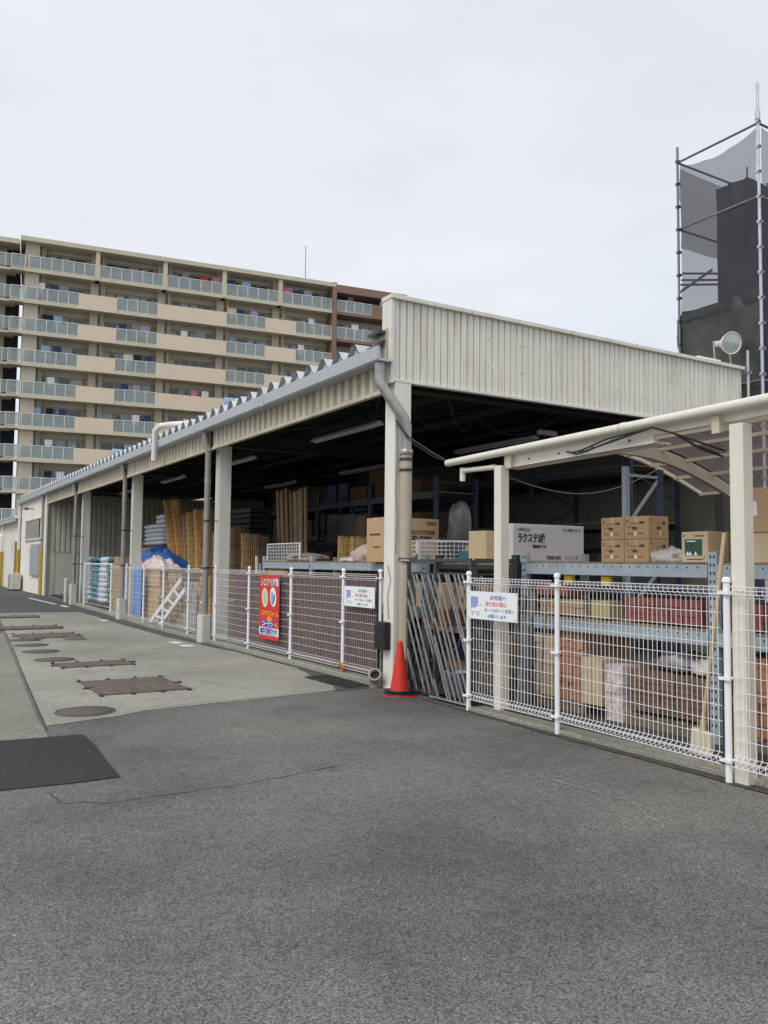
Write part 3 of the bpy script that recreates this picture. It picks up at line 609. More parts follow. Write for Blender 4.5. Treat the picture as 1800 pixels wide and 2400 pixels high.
# ============================================================ FENCES
def hpanel(p0, p1, z0, z1, nm_m, parent, rows=11, pitch=.05, rv=.0024):
    p0, p1 = Vector((*p0, 0)), Vector((*p1, 0)); d = (p1-p0); Lh = d.length; d.normalize(); nr = Vector((-d.y, d.x, 0))
    if nr.x > 0: nr = -nr
    b = MB(); n = int(Lh/pitch); P = lambda s, o, z: p0+d*s+nr*o+Vector((0, 0, z)); f = .075
    for k in range(1, n):
        s = k*Lh/n
        b.tube([P(s, .03, z0+f*.15), P(s, .03, z0+f*.85), P(s, -.004, z0+f*1.15), P(s, -.004, z1-f*1.15), P(s, .03, z1-f*.85), P(s, .03, z1-f*.1), P(s, -.03, z1-f*.5)], rv, 4, False)
        b.tube([P(s, .03, z0+f*.15), P(s, -.03, z0+f*.5)], rv, 4, False)
    hs = [z0+f*1.2+(z1-z0-2.4*f)*k/(rows-1) for k in range(rows)]
    for z in hs: b.tube([P(.02, -.001, z), P(Lh-.02, -.001, z)], .0028, 4)
    for z, o in ((z1-f*.1, .03), (z1-f*.85, .03), (z1-f*.5, -.03), (z0+f*.15, .03), (z0+f*.85, .03), (z0+f*.5, -.03)):
        b.tube([P(.01, o, z), P(Lh-.01, o, z)], .0038, 4)
    return b.build('mesh_panel', WHITEP, parent)
def fpost(x, y, z1, parent, foot=None):
    p = MB().tube([(x, y, gz(y)), (x, y, z1)], .026, 14).build('post', WHITEP2, parent)
    MB().lathe([(.001, .022), (.022, .02), (.033, .004), (.033, -.02)], (x, y, z1), 14).build('cap', WHITEP2, p)
    for z in (.17, .78, z1-.1): MB().lathe([(.031, -.012), (.04, -.01), (.04, .01), (.031, .012)], (x, y, z), 12).box(x-.045, x-.03, y-.05, y+.05, z-.012, z+.012).build('clamp', WHITEP2, p)
    if foot: MB().tube([(x, y, .0), (x, y, .2)], .036, 12).bar((x-.035, y-.16, .16), (x-.035, y+.12, .17), .02, .035).build('rusty_foot', RUST, p)
    return p
def fence(pts, label, name='mesh_fence', z1=1.51, rusty=()):
    t = thing(name, label, 'fence', ((pts[0][0]+pts[-1][0])/2, (pts[0][1]+pts[-1][1])/2, 0), 0, 'white mesh fences along the yard edge')
    for i, (x, y) in enumerate(pts): fpost(x, y, z1+.015, t, i in rusty)
    for a, c in zip(pts, pts[1:]):
        a, c = Vector(a), Vector(c); d = (c-a).normalized()*.035
        far = (a.y+c.y)/2 > 16
        mid = (a.y+c.y)/2 > 9
        hpanel(a+d, c-d, .125, z1-.03, 0, t, pitch=.1 if far else .05, rv=.0022 if far else .0013 if mid else .003)
    return t
fr = fence([(5.64, 7.47), (5.62, 6.03), (5.52, 4.07), (5.43, 2.05)], 'nearest white wire mesh fence in front of the canopy posts')
fl = fence([(5.7, 15.85), (5.7, 14.11), (5.7, 12.31), (5.7, 10.53), (5.7, 9.5)], 'white wire mesh fence carrying the red banner, ending at the corner column', rusty=(3,))
ff = fence([(5.7, 24.64), (5.7, 22.9), (5.7, 21.14), (5.7, 19.43), (5.7, 17.56), (5.7, 16.6)], 'far white mesh fence in front of the blue board and reed rolls')
t = thing('mesh_fence', 'widely spaced white grid fence before the teal and white sack stacks', 'fence', (5.75, 26.7, .07), 0, 'white mesh fences along the yard edge')
b = MB(); y0, y1 = 24.75, 28.6; zb = .25
for k in range(int((y1-y0)/.22)+1): b.tube([(5.75, y0+k*.22, zb), (5.75, y0+k*.22, 1.5)], .004, 4)
for k in range(8): b.tube([(5.75, y0, zb+k*.178), (5.75, y1, zb+k*.178)], .005, 4)
b.build('mesh_panel', WHITEP, t)
b = MB(); [b.tube([(5.75, y, gz(y)), (5.75, y, 1.55)], .025, 8) for y in (y0, y1)]; b.tube([(5.75, y0, 1.52), (5.75, y1, 1.52)], .02, 8); b.build('frame', WHITEP2, t)
# brown slatted screen behind the fence
t = thing('slatted_screen', 'dark brown upright slatted screen standing right behind the red banner fence', 'screen', (5.86, 12.6, .05))
for a, e in ((9.75, 11.5), (11.52, 13.3), (13.32, 15.1)):
    b = MB(); y = a
    while y < e-.01: b.box(5.80, 5.815, y, y+.024, .1, 1.42); y += .042
    s = b.build('slat_panel', BROWNS, t)
    MB().box(5.816, 5.84, a, e, .18, .24).box(5.816, 5.84, a, e, .75, .81).box(5.816, 5.84, a, e, 1.3, 1.36).build('rail', BROWNB, s)

# ------------------------------------------------------------ signs and banner
yd = Vector((0, -1, 0)); zd = Vector((0, 0, 1))
def sign(y0, y1, z0, z1, x, label, cat, m, name, rot=0, group=None, ext=0):
    t = thing(name, label, cat, (x, (y0+y1)/2, z0), rot, group)
    MB().box(x-.003, x+.003, y1, y0, z0, z1).build('board', m, t); return t
def tx(t, s, size, m, u, v, y0, x, z0, w=None, bold=0, name='lettering', off=.0055): return text(s, size, m, (x-off, y0-u, z0+v), yd, zd, t, w, bold, name=name)
t = sign(13.5, 12.67, .32, 1.41, 5.655, 'tall red banner with white heading and two cream ovals tied to the fence', 'banner', REDB, 'red_banner')
tx(t, 'シロアリ対策', .15, INK, .05, 1.09-.185, 13.5, 5.655, .32, .74, .055, 'heading_outline', .0045); tx(t, 'シロアリ対策', .15, WHITE, .05, 1.09-.185, 13.5, 5.655, .32, .74, .02, 'heading')
def oval(cy, cz, a, c, m, nm, tilt=.1, off=.004):
    b = MB(); b.add([(5.655-off, cy+(a*math.cos(q)*math.cos(tilt)-c*math.sin(q)*math.sin(tilt)), cz+(a*math.cos(q)*math.sin(tilt)+c*math.sin(q)*math.cos(tilt))) for q in [2*math.pi*k/28 for k in range(28)]], [tuple(range(28))]); return b.build(nm, m, t)
oval(13.27, .32+.70, .125, .165, CREAM, 'oval_print', -.2); oval(12.92, .32+.72, .125, .165, SIGNW, 'oval_print', -.2)
oval(13.27, .32+.70, .075, .12, mat('pale_green_ink', (.45, .6, .4), .6), 'oval_detail', -.2, .005); oval(12.95, .32+.70, .06, .12, LBLUE, 'oval_detail', -.2, .005); oval(12.88, .32+.69, .02, .1, INK, 'oval_detail', .4, .006)
tx(t, 'シロアリフォーム', .1, INK, .06, .40, 13.5, 5.655, .32, .72, .035, 'lettering_outline', .0045); tx(t, 'シロアリフォーム', .1, YEL, .06, .40, 13.5, 5.655, .32, .72, .02)
tx(t, '(日)', .085, YEL, .33, .315, 13.5, 5.655, .32, .2, .03)
MB().box(5.6505, 5.6515, 12.86, 13.4, .53, .63).build('blue_field', BLUEI, t); tx(t, 'コーナン', .1, SIGNW, .13, .222, 13.5, 5.655, .32, .46, .03, off=.006); tx(t, 'へ', .11, YEL, .66, .215, 13.5, 5.655, .32, .11, .03)
MB().box(5.6505, 5.6515, 12.68, 13.49, .385, .515).build('white_field', SIGNW, t); tx(t, '無料見積受付中', .11, BLUEI, .05, .095, 13.5, 5.655, .32, .72, .02, off=.006)
MB().box(5.6495, 5.6504, 12.7, 13.45, .39, .402).build('blue_line', LBLUE, t)
def wsign(y0, y1, z0, z1, x, label, fade):
    t = sign(y0, y1, z0, z1, x, label, 'sign', SIGNW, 'notice_sign', 0, 'white shopper notices on the fences'); W = y0-y1; H = z1-z0
    c1, c2, c3 = (LBLUE, PINKI, GREYI) if not fade else (GREYI, PINKI, GREYI)
    tx(t, 'お客様へ', H*.17, c1, W*.47, H*.74, y0, x, z0, W*.33, .02); tx(t, '通り抜け禁止', H*.16, c2, W*.38, H*.52, y0, x, z0, W*.42, .02)
    tx(t, 'カートはカート置場へ', H*.14, c3, W*.36, H*.31, y0, x, z0, W*.58, .01); tx(t, 'お願いします', H*.14, c1, W*.43, H*.10, y0, x, z0, W*.36, .01)
    b = MB(); q = lambda u, v: (x-.0045, y0-u*W, z0+v*H)
    b.add([q(.07, .82), q(.23, .80), (q(.22, .47)), (q(.17, .42)), (q(.08, .40))], [(0, 1, 2, 3, 4)]); b.build('cart_symbol', LBLUE, t)
    b = MB()
    for (u0, v0, u1, v1) in ((.08, .4, .1, .28), (.1, .28, .25, .27), (.26, .55, .32, .53)): b.bar(q(u0, v0), q(u1, v1), .001, .012, (1, 0, 0))
    for u in (.11, .23): b.lathe([(.001, 0), (.016, 0)], (x-.0045, y0-u*W, z0+.18*H), 10, (-1, 0, 0))
    b.build('cart_frame_symbol', GREYI, t)
    b = MB(); [b.lathe([(.001, .003), (.008, .002), (.009, 0)], (x-.003, y0-u*W, z0+v*H), 8, (-1, 0, 0)) for u, v in ((.03, .94), (.97, .94), (.03, .06), (.97, .06))]; b.build('eyelet', GALV, t)
wsign(7.40, 6.56, 1.03, 1.33, 5.57, 'white notice with blue cart symbol on the nearest fence by the canopy post', 0)
wsign(10.40, 9.55, 1.02, 1.30, 5.645, 'faded white notice with small blue cart symbol beside the corner column', 1)
# black box on the column foot, elbow pipe, traffic cone
t = thing('junction_box', 'black ribbed plastic box strapped to the foot of the corner column', 'box', (5.66, 9.33, .5))
MB().box(5.60, 5.695, 9.22, 9.48, .5, .86).build('casing', BLACK, t, bevel=.012)
b = MB(); [b.box(5.59, 5.60, 9.24, 9.46, .54+k*.05, .56+k*.05) for k in range(6)]; b.build('rib', BLACK, t)
MB().tube([(5.66, 9.47, .06), (5.66, 9.47, .5)], .02, 8).build('conduit', BLACK, t); MB().tube([(5.66, 9.5, .86), (5.66, 9.5, 1.5)], .012, 8).build('conduit', BLACK, t)
t = thing('drain_elbow', 'dark grey plastic elbow pipe lying against the column foot', 'pipe', (5.6, 9.42, 0))
c = Vector((5.60, 9.42, 0))
MB().tube([c+Vector((0, .02, 0)), c+Vector((0, .02, .06)), c+Vector((-.03, -.02, .13)), c+Vector((-.06, -.07, .18))], .075, 16, False).build('elbow', DKPIPE, t)
MB().lathe([(.078, -.02), (.09, -.02), (.09, .02), (.062, .02), (.062, -.06)], c+Vector((-.055, -.065, .175)), 16, (-.55, -.65, .5)).build('socket', DKPIPE, t)
MB().lathe([(.001, 0), (.062, 0)], c+Vector((-.045, -.05, .155)), 16, (-.55, -.65, .5)).build('opening', HOLE, t)
t = thing('traffic_cone', 'red traffic cone with black weighted base at the foot of the corner column', 'traffic cone', (5.55, 8.76, 0))
c = (5.55, 8.76, 0)
MB().lathe([(.17, .035), (.125, .05), (.118, .07), (.034, .64), (.03, .66), (.024, .665), (.022, .64), (.018, .6)], c, 28).build('cone', REDC, t)
MB().lathe([(.12, .0), (.205, .0), (.21, .02), (.185, .04), (.13, .045)], c, 28).build('base_ring', BLACK, t)
MB().lathe([(.127, .046), (.19, .05), (.195, .062), (.13, .066)], c, 28).build('weight_ring', BLACK, t)
MB().lathe([(.18, .0), (.232, .0), (.232, .01), (.18, .014)], c, 28).build('red_foot', REDC, t)

# ============================================================ CANOPY (cantilevered, with a pipe gutter)
K = thing('canopy', 'ivory cantilever canopy with round gutter pipe and brown tinted roof panels on square posts', 'canopy', (5.8, 5.7, 0))
def ln(y, x=0, z=0): return (5.56+(y-4.05)*.0805+x, y, z)     # the front line of the canopy turns a little
POSTS = [(7.12, .22), (3.93, .22)]
for y, wd in POSTS:
    x = ln(y)[0]; b = MB(); b.box(x, x+.12, y, y+.12, 0, 2.72); p = b.build('post', CARPW, K, bevel=.008)
b = MB(); b.tube([ln(8.26, .0, 2.86), ln(-1.5, .0, 2.86)], .043, 18); b.build('gutter_pipe', CARPW, K)
MB().lathe([(.044, -.03), (.048, -.03), (.048, .03), (.044, .03)], ln(5.2, 0, 2.86), 18, (-.08, -1, 0)).build('pipe_joint', CARPW, K)
b = MB(); a, e = ln(4.9, .03), ln(-1.5, .03); b.bar((a[0]+.06, a[1], 2.80), (e[0]+.06, e[1], 2.80), .035, .08); b.build('rear_rail', CARPW, K)
b = MB(); a, e = ln(7.15, .03), ln(4.9, .03); b.bar((a[0]+.06, a[1], 2.765), (e[0]+.06, e[1], 2.765), .035, .15); b.bar((a[0]+.15, a[1], 2.70), (e[0]+.15, e[1], 2.70), .2, .02); b.build('front_beam', CARPW, K)
b = MB()
for k in range(4):
    q = ln(6.7-k*.5, .072, 2.75); b.lathe([(.001, .006), (.012, .005), (.013, 0)], q, 8, (-1, 0, 0))
b.build('beam_screws', DSTEEL, K)
MB().tube([ln(7.3, .06, 2.72), ln(8.0, .06, 2.745)], .03, 12).tube([ln(8.0, .06, 2.78), ln(8.0, .06, 2.62)], .034, 12).build('overflow_stub', CARPW, K)
ARC = [(0, 2.84), (.5, 2.98), (1.1, 3.09), (1.8, 3.14), (2.3, 3.11), (2.75, 3.03), (3.15, 2.92), (3.55, 2.79), (3.95, 2.64)]
def arcz(u):
    for (a, za), (c, zc) in zip(ARC, ARC[1:]):
        if u <= c: return za+(zc-za)*(u-a)/(c-a)
    return ARC[-1][1]
def arch(y, w, h, m, nm, dz=0, u1=3.95):
    b = MB(); P = [(u, arcz(u)) for u in [u1*k/16 for k in range(17)]]
    poly = [ln(y, u+.02, z+dz+h/2) for u, z in P]; low = [ln(y, u+.02, z+dz-h/2) for u, z in P]
    A = [Vector(p)+Vector((0, -w/2, 0)) for p in poly]; B = [Vector(p)+Vector((0, w/2, 0)) for p in poly]
    C = [Vector(p)+Vector((0, -w/2, 0)) for p in low]; D = [Vector(p)+Vector((0, w/2, 0)) for p in low]
    b.strip(A, B); b.strip(C, D); b.strip(A, C); b.strip(B, D); b.add([A[0], B[0], D[0], C[0]], [(0, 1, 2, 3)]); b.add([A[-1], B[-1], D[-1], C[-1]], [(0, 1, 2, 3)])
    return b.build(nm, m, K)
for y in (7.0, 4.2, 1.4): arch(y, .07, .15, CARP, 'rafter', -.09)
arch(7.62, .035, .05, CARP, 'edge_trim', .0)
for u in (.75, 1.35, 1.95, 2.45, 2.93, 3.4, 3.93):
    b = MB(); b.bar(ln(7.6, u, arcz(u)-.01), ln(-1.5, u, arcz(u)-.01), .045, .04); b.build('purlin', CARP, K)
for ya, yb in ((7.58, 7.03), (6.97, 5.6), (5.58, 4.23), (4.17, 2.8), (2.78, 1.43), (1.37, -1.5)):
    b = MB(); us = [3.93*k/18 for k in range(19)]; b.strip([ln(ya, u, arcz(u)+.022) for u in us], [ln(yb, u, arcz(u)+.022) for u in us], True); b.build('roof_panel', POLYC, K)
MB().tube([ln(3.0, 1.6, 2.45), ln(3.3, 1.0, 2.3), ln(4.4, .9, 2.25)], .04, 10).build('brace', CARPW, K)
b = MB()
for k, (dz, dx) in enumerate(((0, 0), (.025, .012), (-.02, .02))):
    b.tube([(5.9, 6.1+dx*9, 2.78-dz), (5.66, 5.68+dx*6, 2.70+dz*.6), (5.60, 5.3+dx*4, 2.75+dz), (5.56, 4.80, 2.80), (5.62, 4.62, 2.73), (5.72, 4.48-dx*2, 2.62-dz), (5.88, 4.38-dx*3, 2.55-dz)], .009, 5)
single(b, 'cable_bundle', CABLE, 'black cables draped over the canopy gutter pipe and sagging under its roof', 'cable')
b = MB(); b.tube([ln(7.1+.05*0, .16, 2.62-.12*math.sin(math.pi*k/12)) if 0 else (5.98+1.8*k/12, 7.25-.9*k/12, 2.62+.25*k/12-.3*math.sin(math.pi*k/12)) for k in range(13)], .004, 5)
single(b, 'hanging_cable', GALV, 'thin pale wire sagging from the far canopy post under the roof', 'cable')

# ============================================================ RACKS
def rack(name, label, x0, x1, yA, uprights, levels, m, decks=True, slots=True, top=None, bh=.11, group=None):
    """front plane x0; uprights at the given y; levels = beam top heights"""
    t = thing(name, label, 'rack', ((x0+x1)/2, (uprights[0]+uprights[-1])/2, .05), 0, group)
    H = top or levels[-1]+.12
    for y in uprights:
        for x in (x0, x1-.06):
            b = MB(); b.box(x, x+.06, y-.045, y+.045, .05, H); u = b.build('upright', m, t)
            if slots and x == x0:
                s = MB(); z = .2
                while z < H-.05: s.box(x-.003, x, y-.026, y-.012, z, z+.026).box(x-.003, x, y+.012, y+.026, z, z+.026); z += .075
                s.build('slots', HOLE, u)
        b = MB(); z = .3; k = 0
        while z+.5 < H: b.bar((x0+.05, y, z), (x1-.05, y, z+.5), .02, .03) if k % 2 == 0 else b.bar((x1-.05, y, z), (x0+.05, y, z+.5), .02, .03); z += .5; k += 1
        b.bar((x0+.05, y, H-.1), (x1-.05, y, H-.1), .02, .03); b.build('frame_brace', m, t)
    for z in levels:
        for ya, yb in zip(uprights, uprights[1:]):
            for x in (x0-.012, x1-.03):
                b = MB(); a, e = ya+.05, yb-.05; b.box(x, x+.042, a, e, z-bh, z); bb = b.build('beam', m, t, bevel=.004)
                if slots and x < x0:
                    s = MB(); y = a+.1
                    while y < e-.06: s.box(x-.002, x+.001, y-.007, y+.007, z-.035, z-.02); y += .115
                    s.build('slots', HOLE, bb)
            if decks: b = MB(); b.box(x0+.035, x1-.035, ya+.02, yb-.02, z+.002, z+.02); b.build('deck', WOOD, t)
    return t
rack('storage_rack', 'pale blue grey slotted rack under the canopy behind the nearest fence', 6.4, 7.4, 0, [1.9, 4.86, 7.42], [1.03, 1.64], RACK, bh=.12)
rack('storage_rack', 'long blue steel rack behind the red banner fence, sacks and brown box on top', 6.3, 7.9, 0, [9.35, 12.84, 14.9], [1.0, 1.62], RACK, bh=.11)
rack('storage_rack', 'dark steel rack behind the lattice gate holding the white carton', 6.45, 7.95, 0, [7.66, 9.25], [1.0, 1.62], BSTEEL, bh=.06, slots=False)
# tall blue frame behind the cartons
t = thing('rack_frame', 'tall blue rack end frame with diagonal brace rising behind the stacked cartons', 'rack', (7.95, 7.0, .05))
for x in (7.60, 8.20): MB().box(x, x+.07, 6.97, 7.03, .05, 2.82).build('upright', RACKD if x > 8 else RACK, t)
b = MB(); b.bar((7.67, 7.0, 2.72), (8.2, 7.0, 2.72), .02, .035).bar((7.67, 7.0, 2.12), (8.2, 7.0, 2.68), .02, .035).bar((7.67, 7.0, 1.6), (8.2, 7.0, 2.1), .02, .035).bar((7.67, 7.0, 1.1), (8.2, 7.0, 1.55), .02, .035); b.build('brace', RACK, t)
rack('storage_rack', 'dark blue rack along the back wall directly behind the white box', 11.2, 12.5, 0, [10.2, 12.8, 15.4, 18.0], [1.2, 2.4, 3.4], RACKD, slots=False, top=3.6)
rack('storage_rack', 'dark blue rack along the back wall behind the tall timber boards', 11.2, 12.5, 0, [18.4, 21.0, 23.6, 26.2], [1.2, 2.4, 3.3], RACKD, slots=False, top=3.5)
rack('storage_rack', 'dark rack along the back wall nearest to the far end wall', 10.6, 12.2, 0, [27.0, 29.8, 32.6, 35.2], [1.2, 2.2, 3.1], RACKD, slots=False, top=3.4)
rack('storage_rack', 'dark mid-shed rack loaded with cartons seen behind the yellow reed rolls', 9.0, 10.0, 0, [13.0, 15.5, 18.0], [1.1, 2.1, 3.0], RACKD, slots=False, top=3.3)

# ============================================================ CARTONS
def carton(x0, x1, y0, y1, z0, z1, m, label, group=None, name='carton', marks=None, cat='carton'):
    t = thing(name, label, cat, ((x0+x1)/2, (y0+y1)/2, z0), 0, group)
    MB().box(x0, x1, y0, y1, z0, z1).build('box', m, t, bevel=.006)
    b = MB(); ym = (y0+y1)/2
    b.box(x0+.002, x1-.002, ym-.025, ym+.025, z1, z1+.0015).box(x0-.0015, x0, ym-.025, ym+.025, z1-.06, z1-.001); b.build('tape', TAPE, t)
    return t
def rects(t, face, fx, lst, m, nm='printed_marks'):
    """face 'x': plane x=fx seen from -x (u runs along -y); face 'y': plane y=fx seen from -y (u along +x). lst of (u0,v0,u1,v1) absolute"""
    b = MB()
    for u0, v0, u1, v1 in lst:
        if face == 'x': b.box(fx-.0025, fx-.0012, u1, u0, v0, v1)
        else: b.box(u0, u1, fx-.0025, fx-.0012, v0, v1)
    return b.build(nm, m, t)
# four stacked cartons beside the white box
zt = 1.662
for r in range(2):
    for c in range(2):
        y1 = 6.40-c*.325; y0 = y1-.318; z0 = zt+r*.236; z1 = z0+.233
        t = carton(6.6, 6.9, y0, y1, z0, z1, CARD, f'brown printed carton, {("lower", "upper")[r]} {("left", "right")[c]} of the four stacked under the canopy', 'four stacked printed cartons')
        rects(t, 'x', 6.6, [(y1-.05, z0+.045, y1-.06, z0+.075), (y1-.03, z1-.06, y1-.045, z1-.03), (y1-.20, z0+.155, y1-.265, z0+.18), (y1-.07, z0+.162, y1-.17, z0+.167), (y1-.07, z0+.052, y1-.12, z0+.06), (y1-.19, z0+.052, y1-.25, z0+.06), (y1-.11, z0+.1, y1-.17, z0+.125)], BRINK)
        rects(t, 'x', 6.6, [(y1-.135, z0+.035, y1-.165, z0+.075)], SIGNW, 'paper_label'); rects(t, 'x', 6.6, [(y1-.03, z0+.12, y1-.13, z0+.128)], mat('red_ink', (.5, .12, .06), .7), 'red_line') if r == 0 and c == 0 else rects(t, 'x', 6.6, [(y1-.03, z0+.12, y1-.13, z0+.128)], bpy.data.materials['red_ink'], 'red_line')
        if c == 1: rects(t, 'y', y0, [(6.72, z0+.155, 6.78, z0+.16), (6.8, z0+.15, 6.85, z0+.18), (6.72, z0+.1, 6.78, z0+.13), (6.63, z0+.04, 6.64, z0+.06), (6.63, z1-.05, 6.645, z1-.03), (6.70, z0+.055, 6.83, z0+.06)], BRINK); rects(t, 'y', y0, [(6.755, z0+.04, 6.785, z0+.075)], SIGNW, 'paper_label')
# white long box with black lettering
t = carton(6.68, 7.88, 7.95, 8.22, 1.66, 2.135, WCARD, 'long white carton with bold black Japanese lettering beside the far canopy post', name='carton')
X = Vector((1, 0, 0)); Z = Vector((0, 0, 1))
def fx(t, s, size, m, x, y, z, w=None, bold=0, nm='lettering'): return text(s, size, m, (x, y-.002, z), X, Z, t, w, bold, name=nm)
fx(t, 'LIFELEX', .055, INK, 6.75, 7.95, 2.045, .2, .0, 'small_lettering'); fx(t, 'ラクステ3段', .125, INK, 6.75, 7.95, 1.915, .45, .035, 'large_lettering')
fx(t, '幅広設計 オフ白', .045, INK, 7.0, 7.95, 1.84, .22, .03, 'small_lettering'); fx(t, '↑この面を上に↑', .045, INK, 7.5, 7.95, 2.06, .32, .0, 'small_lettering')
fx(t, '【取扱注意】', .05, INK, 7.2, 7.95, 1.70, .24, .01, 'small_lettering')
rects(t, 'y', 7.95, [(7.55, 1.70, 7.69, 1.703), (7.55, 1.737, 7.69, 1.74), (7.55, 1.703, 7.553, 1.737), (7.687, 1.703, 7.69, 1.737), (7.57, 1.718, 7.67, 1.722)], INK)
b = MB(); b.lathe([(.015, .002), (.024, .002), (.024, 0)], (7.75, 7.95, 1.722), 14, (0, -1, 0)); b.build('recycle_mark', INK, t)
carton(6.5, 6.9, 8.26, 8.62, 1.66, 2.05, CARD2, 'pale beige carton standing left of the far canopy post')
t = carton(6.17, 7.12, 10.18, 10.7, 1.64, 2.29, CARD, 'big brown carton with black lettering behind the corner column')
fx(t, '組立式大型収納庫', .075, BRINK, 6.62, 10.18, 2.06, .42, .01); fx(t, 'ED-03BK', .1, INK, 6.62, 10.18, 1.96, .38, .04, 'bold_lettering'); fx(t, '天地無用', .06, BRINK, 6.88, 10.18, 2.2, .18, .01)
rects(t, 'x', 6.17, [(10.6, 2.03, 10.3, 2.06), (10.5, 1.85, 10.3, 1.87)], BRINK)
# box with green print, and its neighbours
t = carton(6.42, 6.72, 4.92, 5.21, 1.66, 1.945, CARD2, 'yellowish carton with dark green picture panel on the near rack')
rects(t, 'x', 6.42, [(5.17, 1.725, 4.98, 1.875)], GREEN, 'green_panel'); rects(t, 'x', 6.419, [(5.15, 1.852, 5.05, 1.862)], SIGNW, 'panel_caption')
b = MB(); [b.add([(6.4165, y+.02, 1.727), (6.4165, y-.02, 1.727), (6.4165, y, 1.765)], [(0, 1, 2)]) for y in (5.14, 5.11, 5.05)]; b.build('panel_shapes', SIGNW, t)
rects(t, 'x', 6.42, [(5.19, 1.90, 5.175, 1.915), (5.06, 1.90, 4.96, 1.91), (5.15, 1.685, 4.97, 1.693), (4.965, 1.70, 4.955, 1.715)], BRINK)
t = carton(6.74, 7.1, 4.5, 5.15, 1.66, 1.93, CARD3, 'dark brown carton with a white label behind the green-picture carton')
rects(t, 'y', 4.5, [(6.8, 1.80, 6.9, 1.88)], SIGNW, 'paper_label')
t = carton(6.43, 6.85, 4.0, 4.6, 1.66, 1.92, CARD2, 'pale carton on the near rack at the right edge, under the torn one')
t = carton(6.42, 6.95, 3.9, 4.65, 1.922, 2.3, CARD, 'brown carton with a white torn sticker, at the right edge on top')
b = MB(); b.add([(6.416, 4.58, 2.2), (6.416, 4.42, 2.19), (6.416, 4.41, 2.07), (6.416, 4.45, 2.06), (6.416, 4.58, 2.11)], [(0, 1, 2, 3, 4)]); b.build('torn_sticker', SIGNW, t)
def blob(cx, cy, cz, rx, ry, rz, seed, rough=.25, freq=2.2, flat=.35, sub=3, sq=1.0):
    bm = bmesh.new(); bmesh.ops.create_icosphere(bm, subdivisions=sub, radius=1)
    b = MB(); vs = []
    for v in bm.verts:
        p = v.co.copy(); n = p.normalized(); k = 1+rough*noise.fractal(n*freq+Vector((seed*3.1, seed, 0)), 1, 2, 4)+rough*.35*noise.ridged_multi_fractal(n*freq*1.6+Vector((seed, 0, 9)), 1, 2, 3, 1, 2)-rough*.35
        if sq != 1: n = Vector([math.copysign(abs(a)**sq, a) for a in n]); n.normalize(); mxx = max(abs(a) for a in n); n = n/(mxx*.55+.45)
        q = n*k; q.z = max(q.z, -flat); vs.append((cx+q.x*rx, cy+q.y*ry, cz+(q.z+flat)*rz))
    fs = [[v.index for v in f.verts] for f in bm.faces]; bm.free(); b.add(vs, fs, True); return b
single(blob(6.75, 5.6, 1.662, .17, .24, .11, 3, .4, 3, .3), 'wrapped_parcel', CLEARW, 'crumpled clear wrapped parcel between the stacked cartons and the green-picture carton', 'parcel')
# basket, teal crate and odds and ends on the long rack
t = thing('wire_basket', 'white wire mesh basket on the rack just right of the corner column', 'basket', (6.85, 9.75, 1.64))
b = MB(); x0, x1, y0, y1, z0, z1 = 6.33, 7.33, 9.55, 9.95, 1.645, 1.94
for k in range(14): x = x0+(x1-x0)*k/13; b.tube([(x, y0, z1), (x, y0, z0), (x, y1, z0), (x, y1, z1)], .0045, 5)
for k in range(6):
    z = z0+(z1-z0)*k/5; b.tube([(x0, y0, z), (x1, y0, z), (x1, y1, z), (x0, y1, z), (x0, y0, z)], .0045, 5)
b.build('wire_sides', WHITEP, t)
MB().box(x0-.02, x0+.03, y0-.02, y0+.01, z0, z1+.02).box(x1-.02, x1+.03, y0-.02, y0+.01, z0, z1+.02).box(x0-.02, x1+.03, y0-.022, y0-.006, z1-.005, z1+.02).build('rim', WHITEP, t)
single(MB().box(6.75, 7.35, 8.85, 9.2, 1.642, 1.80), 'crate', TEALC, 'low teal crate behind the pale beige carton', 'crate', bevel=.01)
for i, (x, y, s) in enumerate(((6.78, 9.0, .055), (6.96, 8.98, .05), (7.15, 9.0, .06))):
    single(MB().box(x, x+.12, y-.08, y+.08, 1.802, 1.802+s+.03*i), 'parcel', YLAB, ('small yellow parcel at the left end of the teal crate', 'small yellow parcel in the middle of the teal crate', 'small yellow parcel at the right end of the teal crate')[i], 'parcel', 'yellow parcels on the teal crate', bevel=.006)
single(blob(7.3, 9.9, 1.66, .18, .2, .5, 7, .15, 2, .8), 'wrapped_parcel', mat('dim_clear_wrap', (.09, .095, .09), .3, var=.3, scale=8), 'tall dim bag wrapped in cloudy plastic behind the teal crate', 'parcel')
# sacks and mesh panel on the far part of the long rack
single(blob(6.65, 13.7, 1.645, .35, .6, .1, 11, .2, 2, .4), 'sack', SACKB, 'flat brownish sack lying on the rack above the red banner', 'sack')
single(blob(6.62, 13.65, 1.715, .3, .48, .06, 17, .25, 2, .4), 'sack', SACKB, 'thin folded sack on top of the flat brownish sack', 'sack')
single(blob(6.62, 11.25, 1.645, .28, .45, .2, 12, .25, 2, .45), 'sack', SACKP, 'bulging pinkish sack on the rack beside the big brown carton', 'sack')
single(blob(6.5, 11.75, 1.645, .15, .3, .06, 15, .3, 3, .4), 'bag', CLEARW, 'small white plastic bag left of the bulging pinkish sack', 'bag')
t = thing('grid_stand', 'white grid panel standing on the rack above the left rack upright', 'panel', (6.36, 14.3, 1.64))
b = MB(); y0, y1, z0, z1 = 15.2-.35, 13.4, 1.66, 1.97
for k in range(21): b.tube([(6.36, y0+(y1-y0)*k/20, z0), (6.36, y0+(y1-y0)*k/20, z1)], .004, 4)
for k in range(6): b.tube([(6.36, y0, z0+(z1-z0)*k/5), (6.36, y1, z0+(z1-z0)*k/5)], .004, 4)
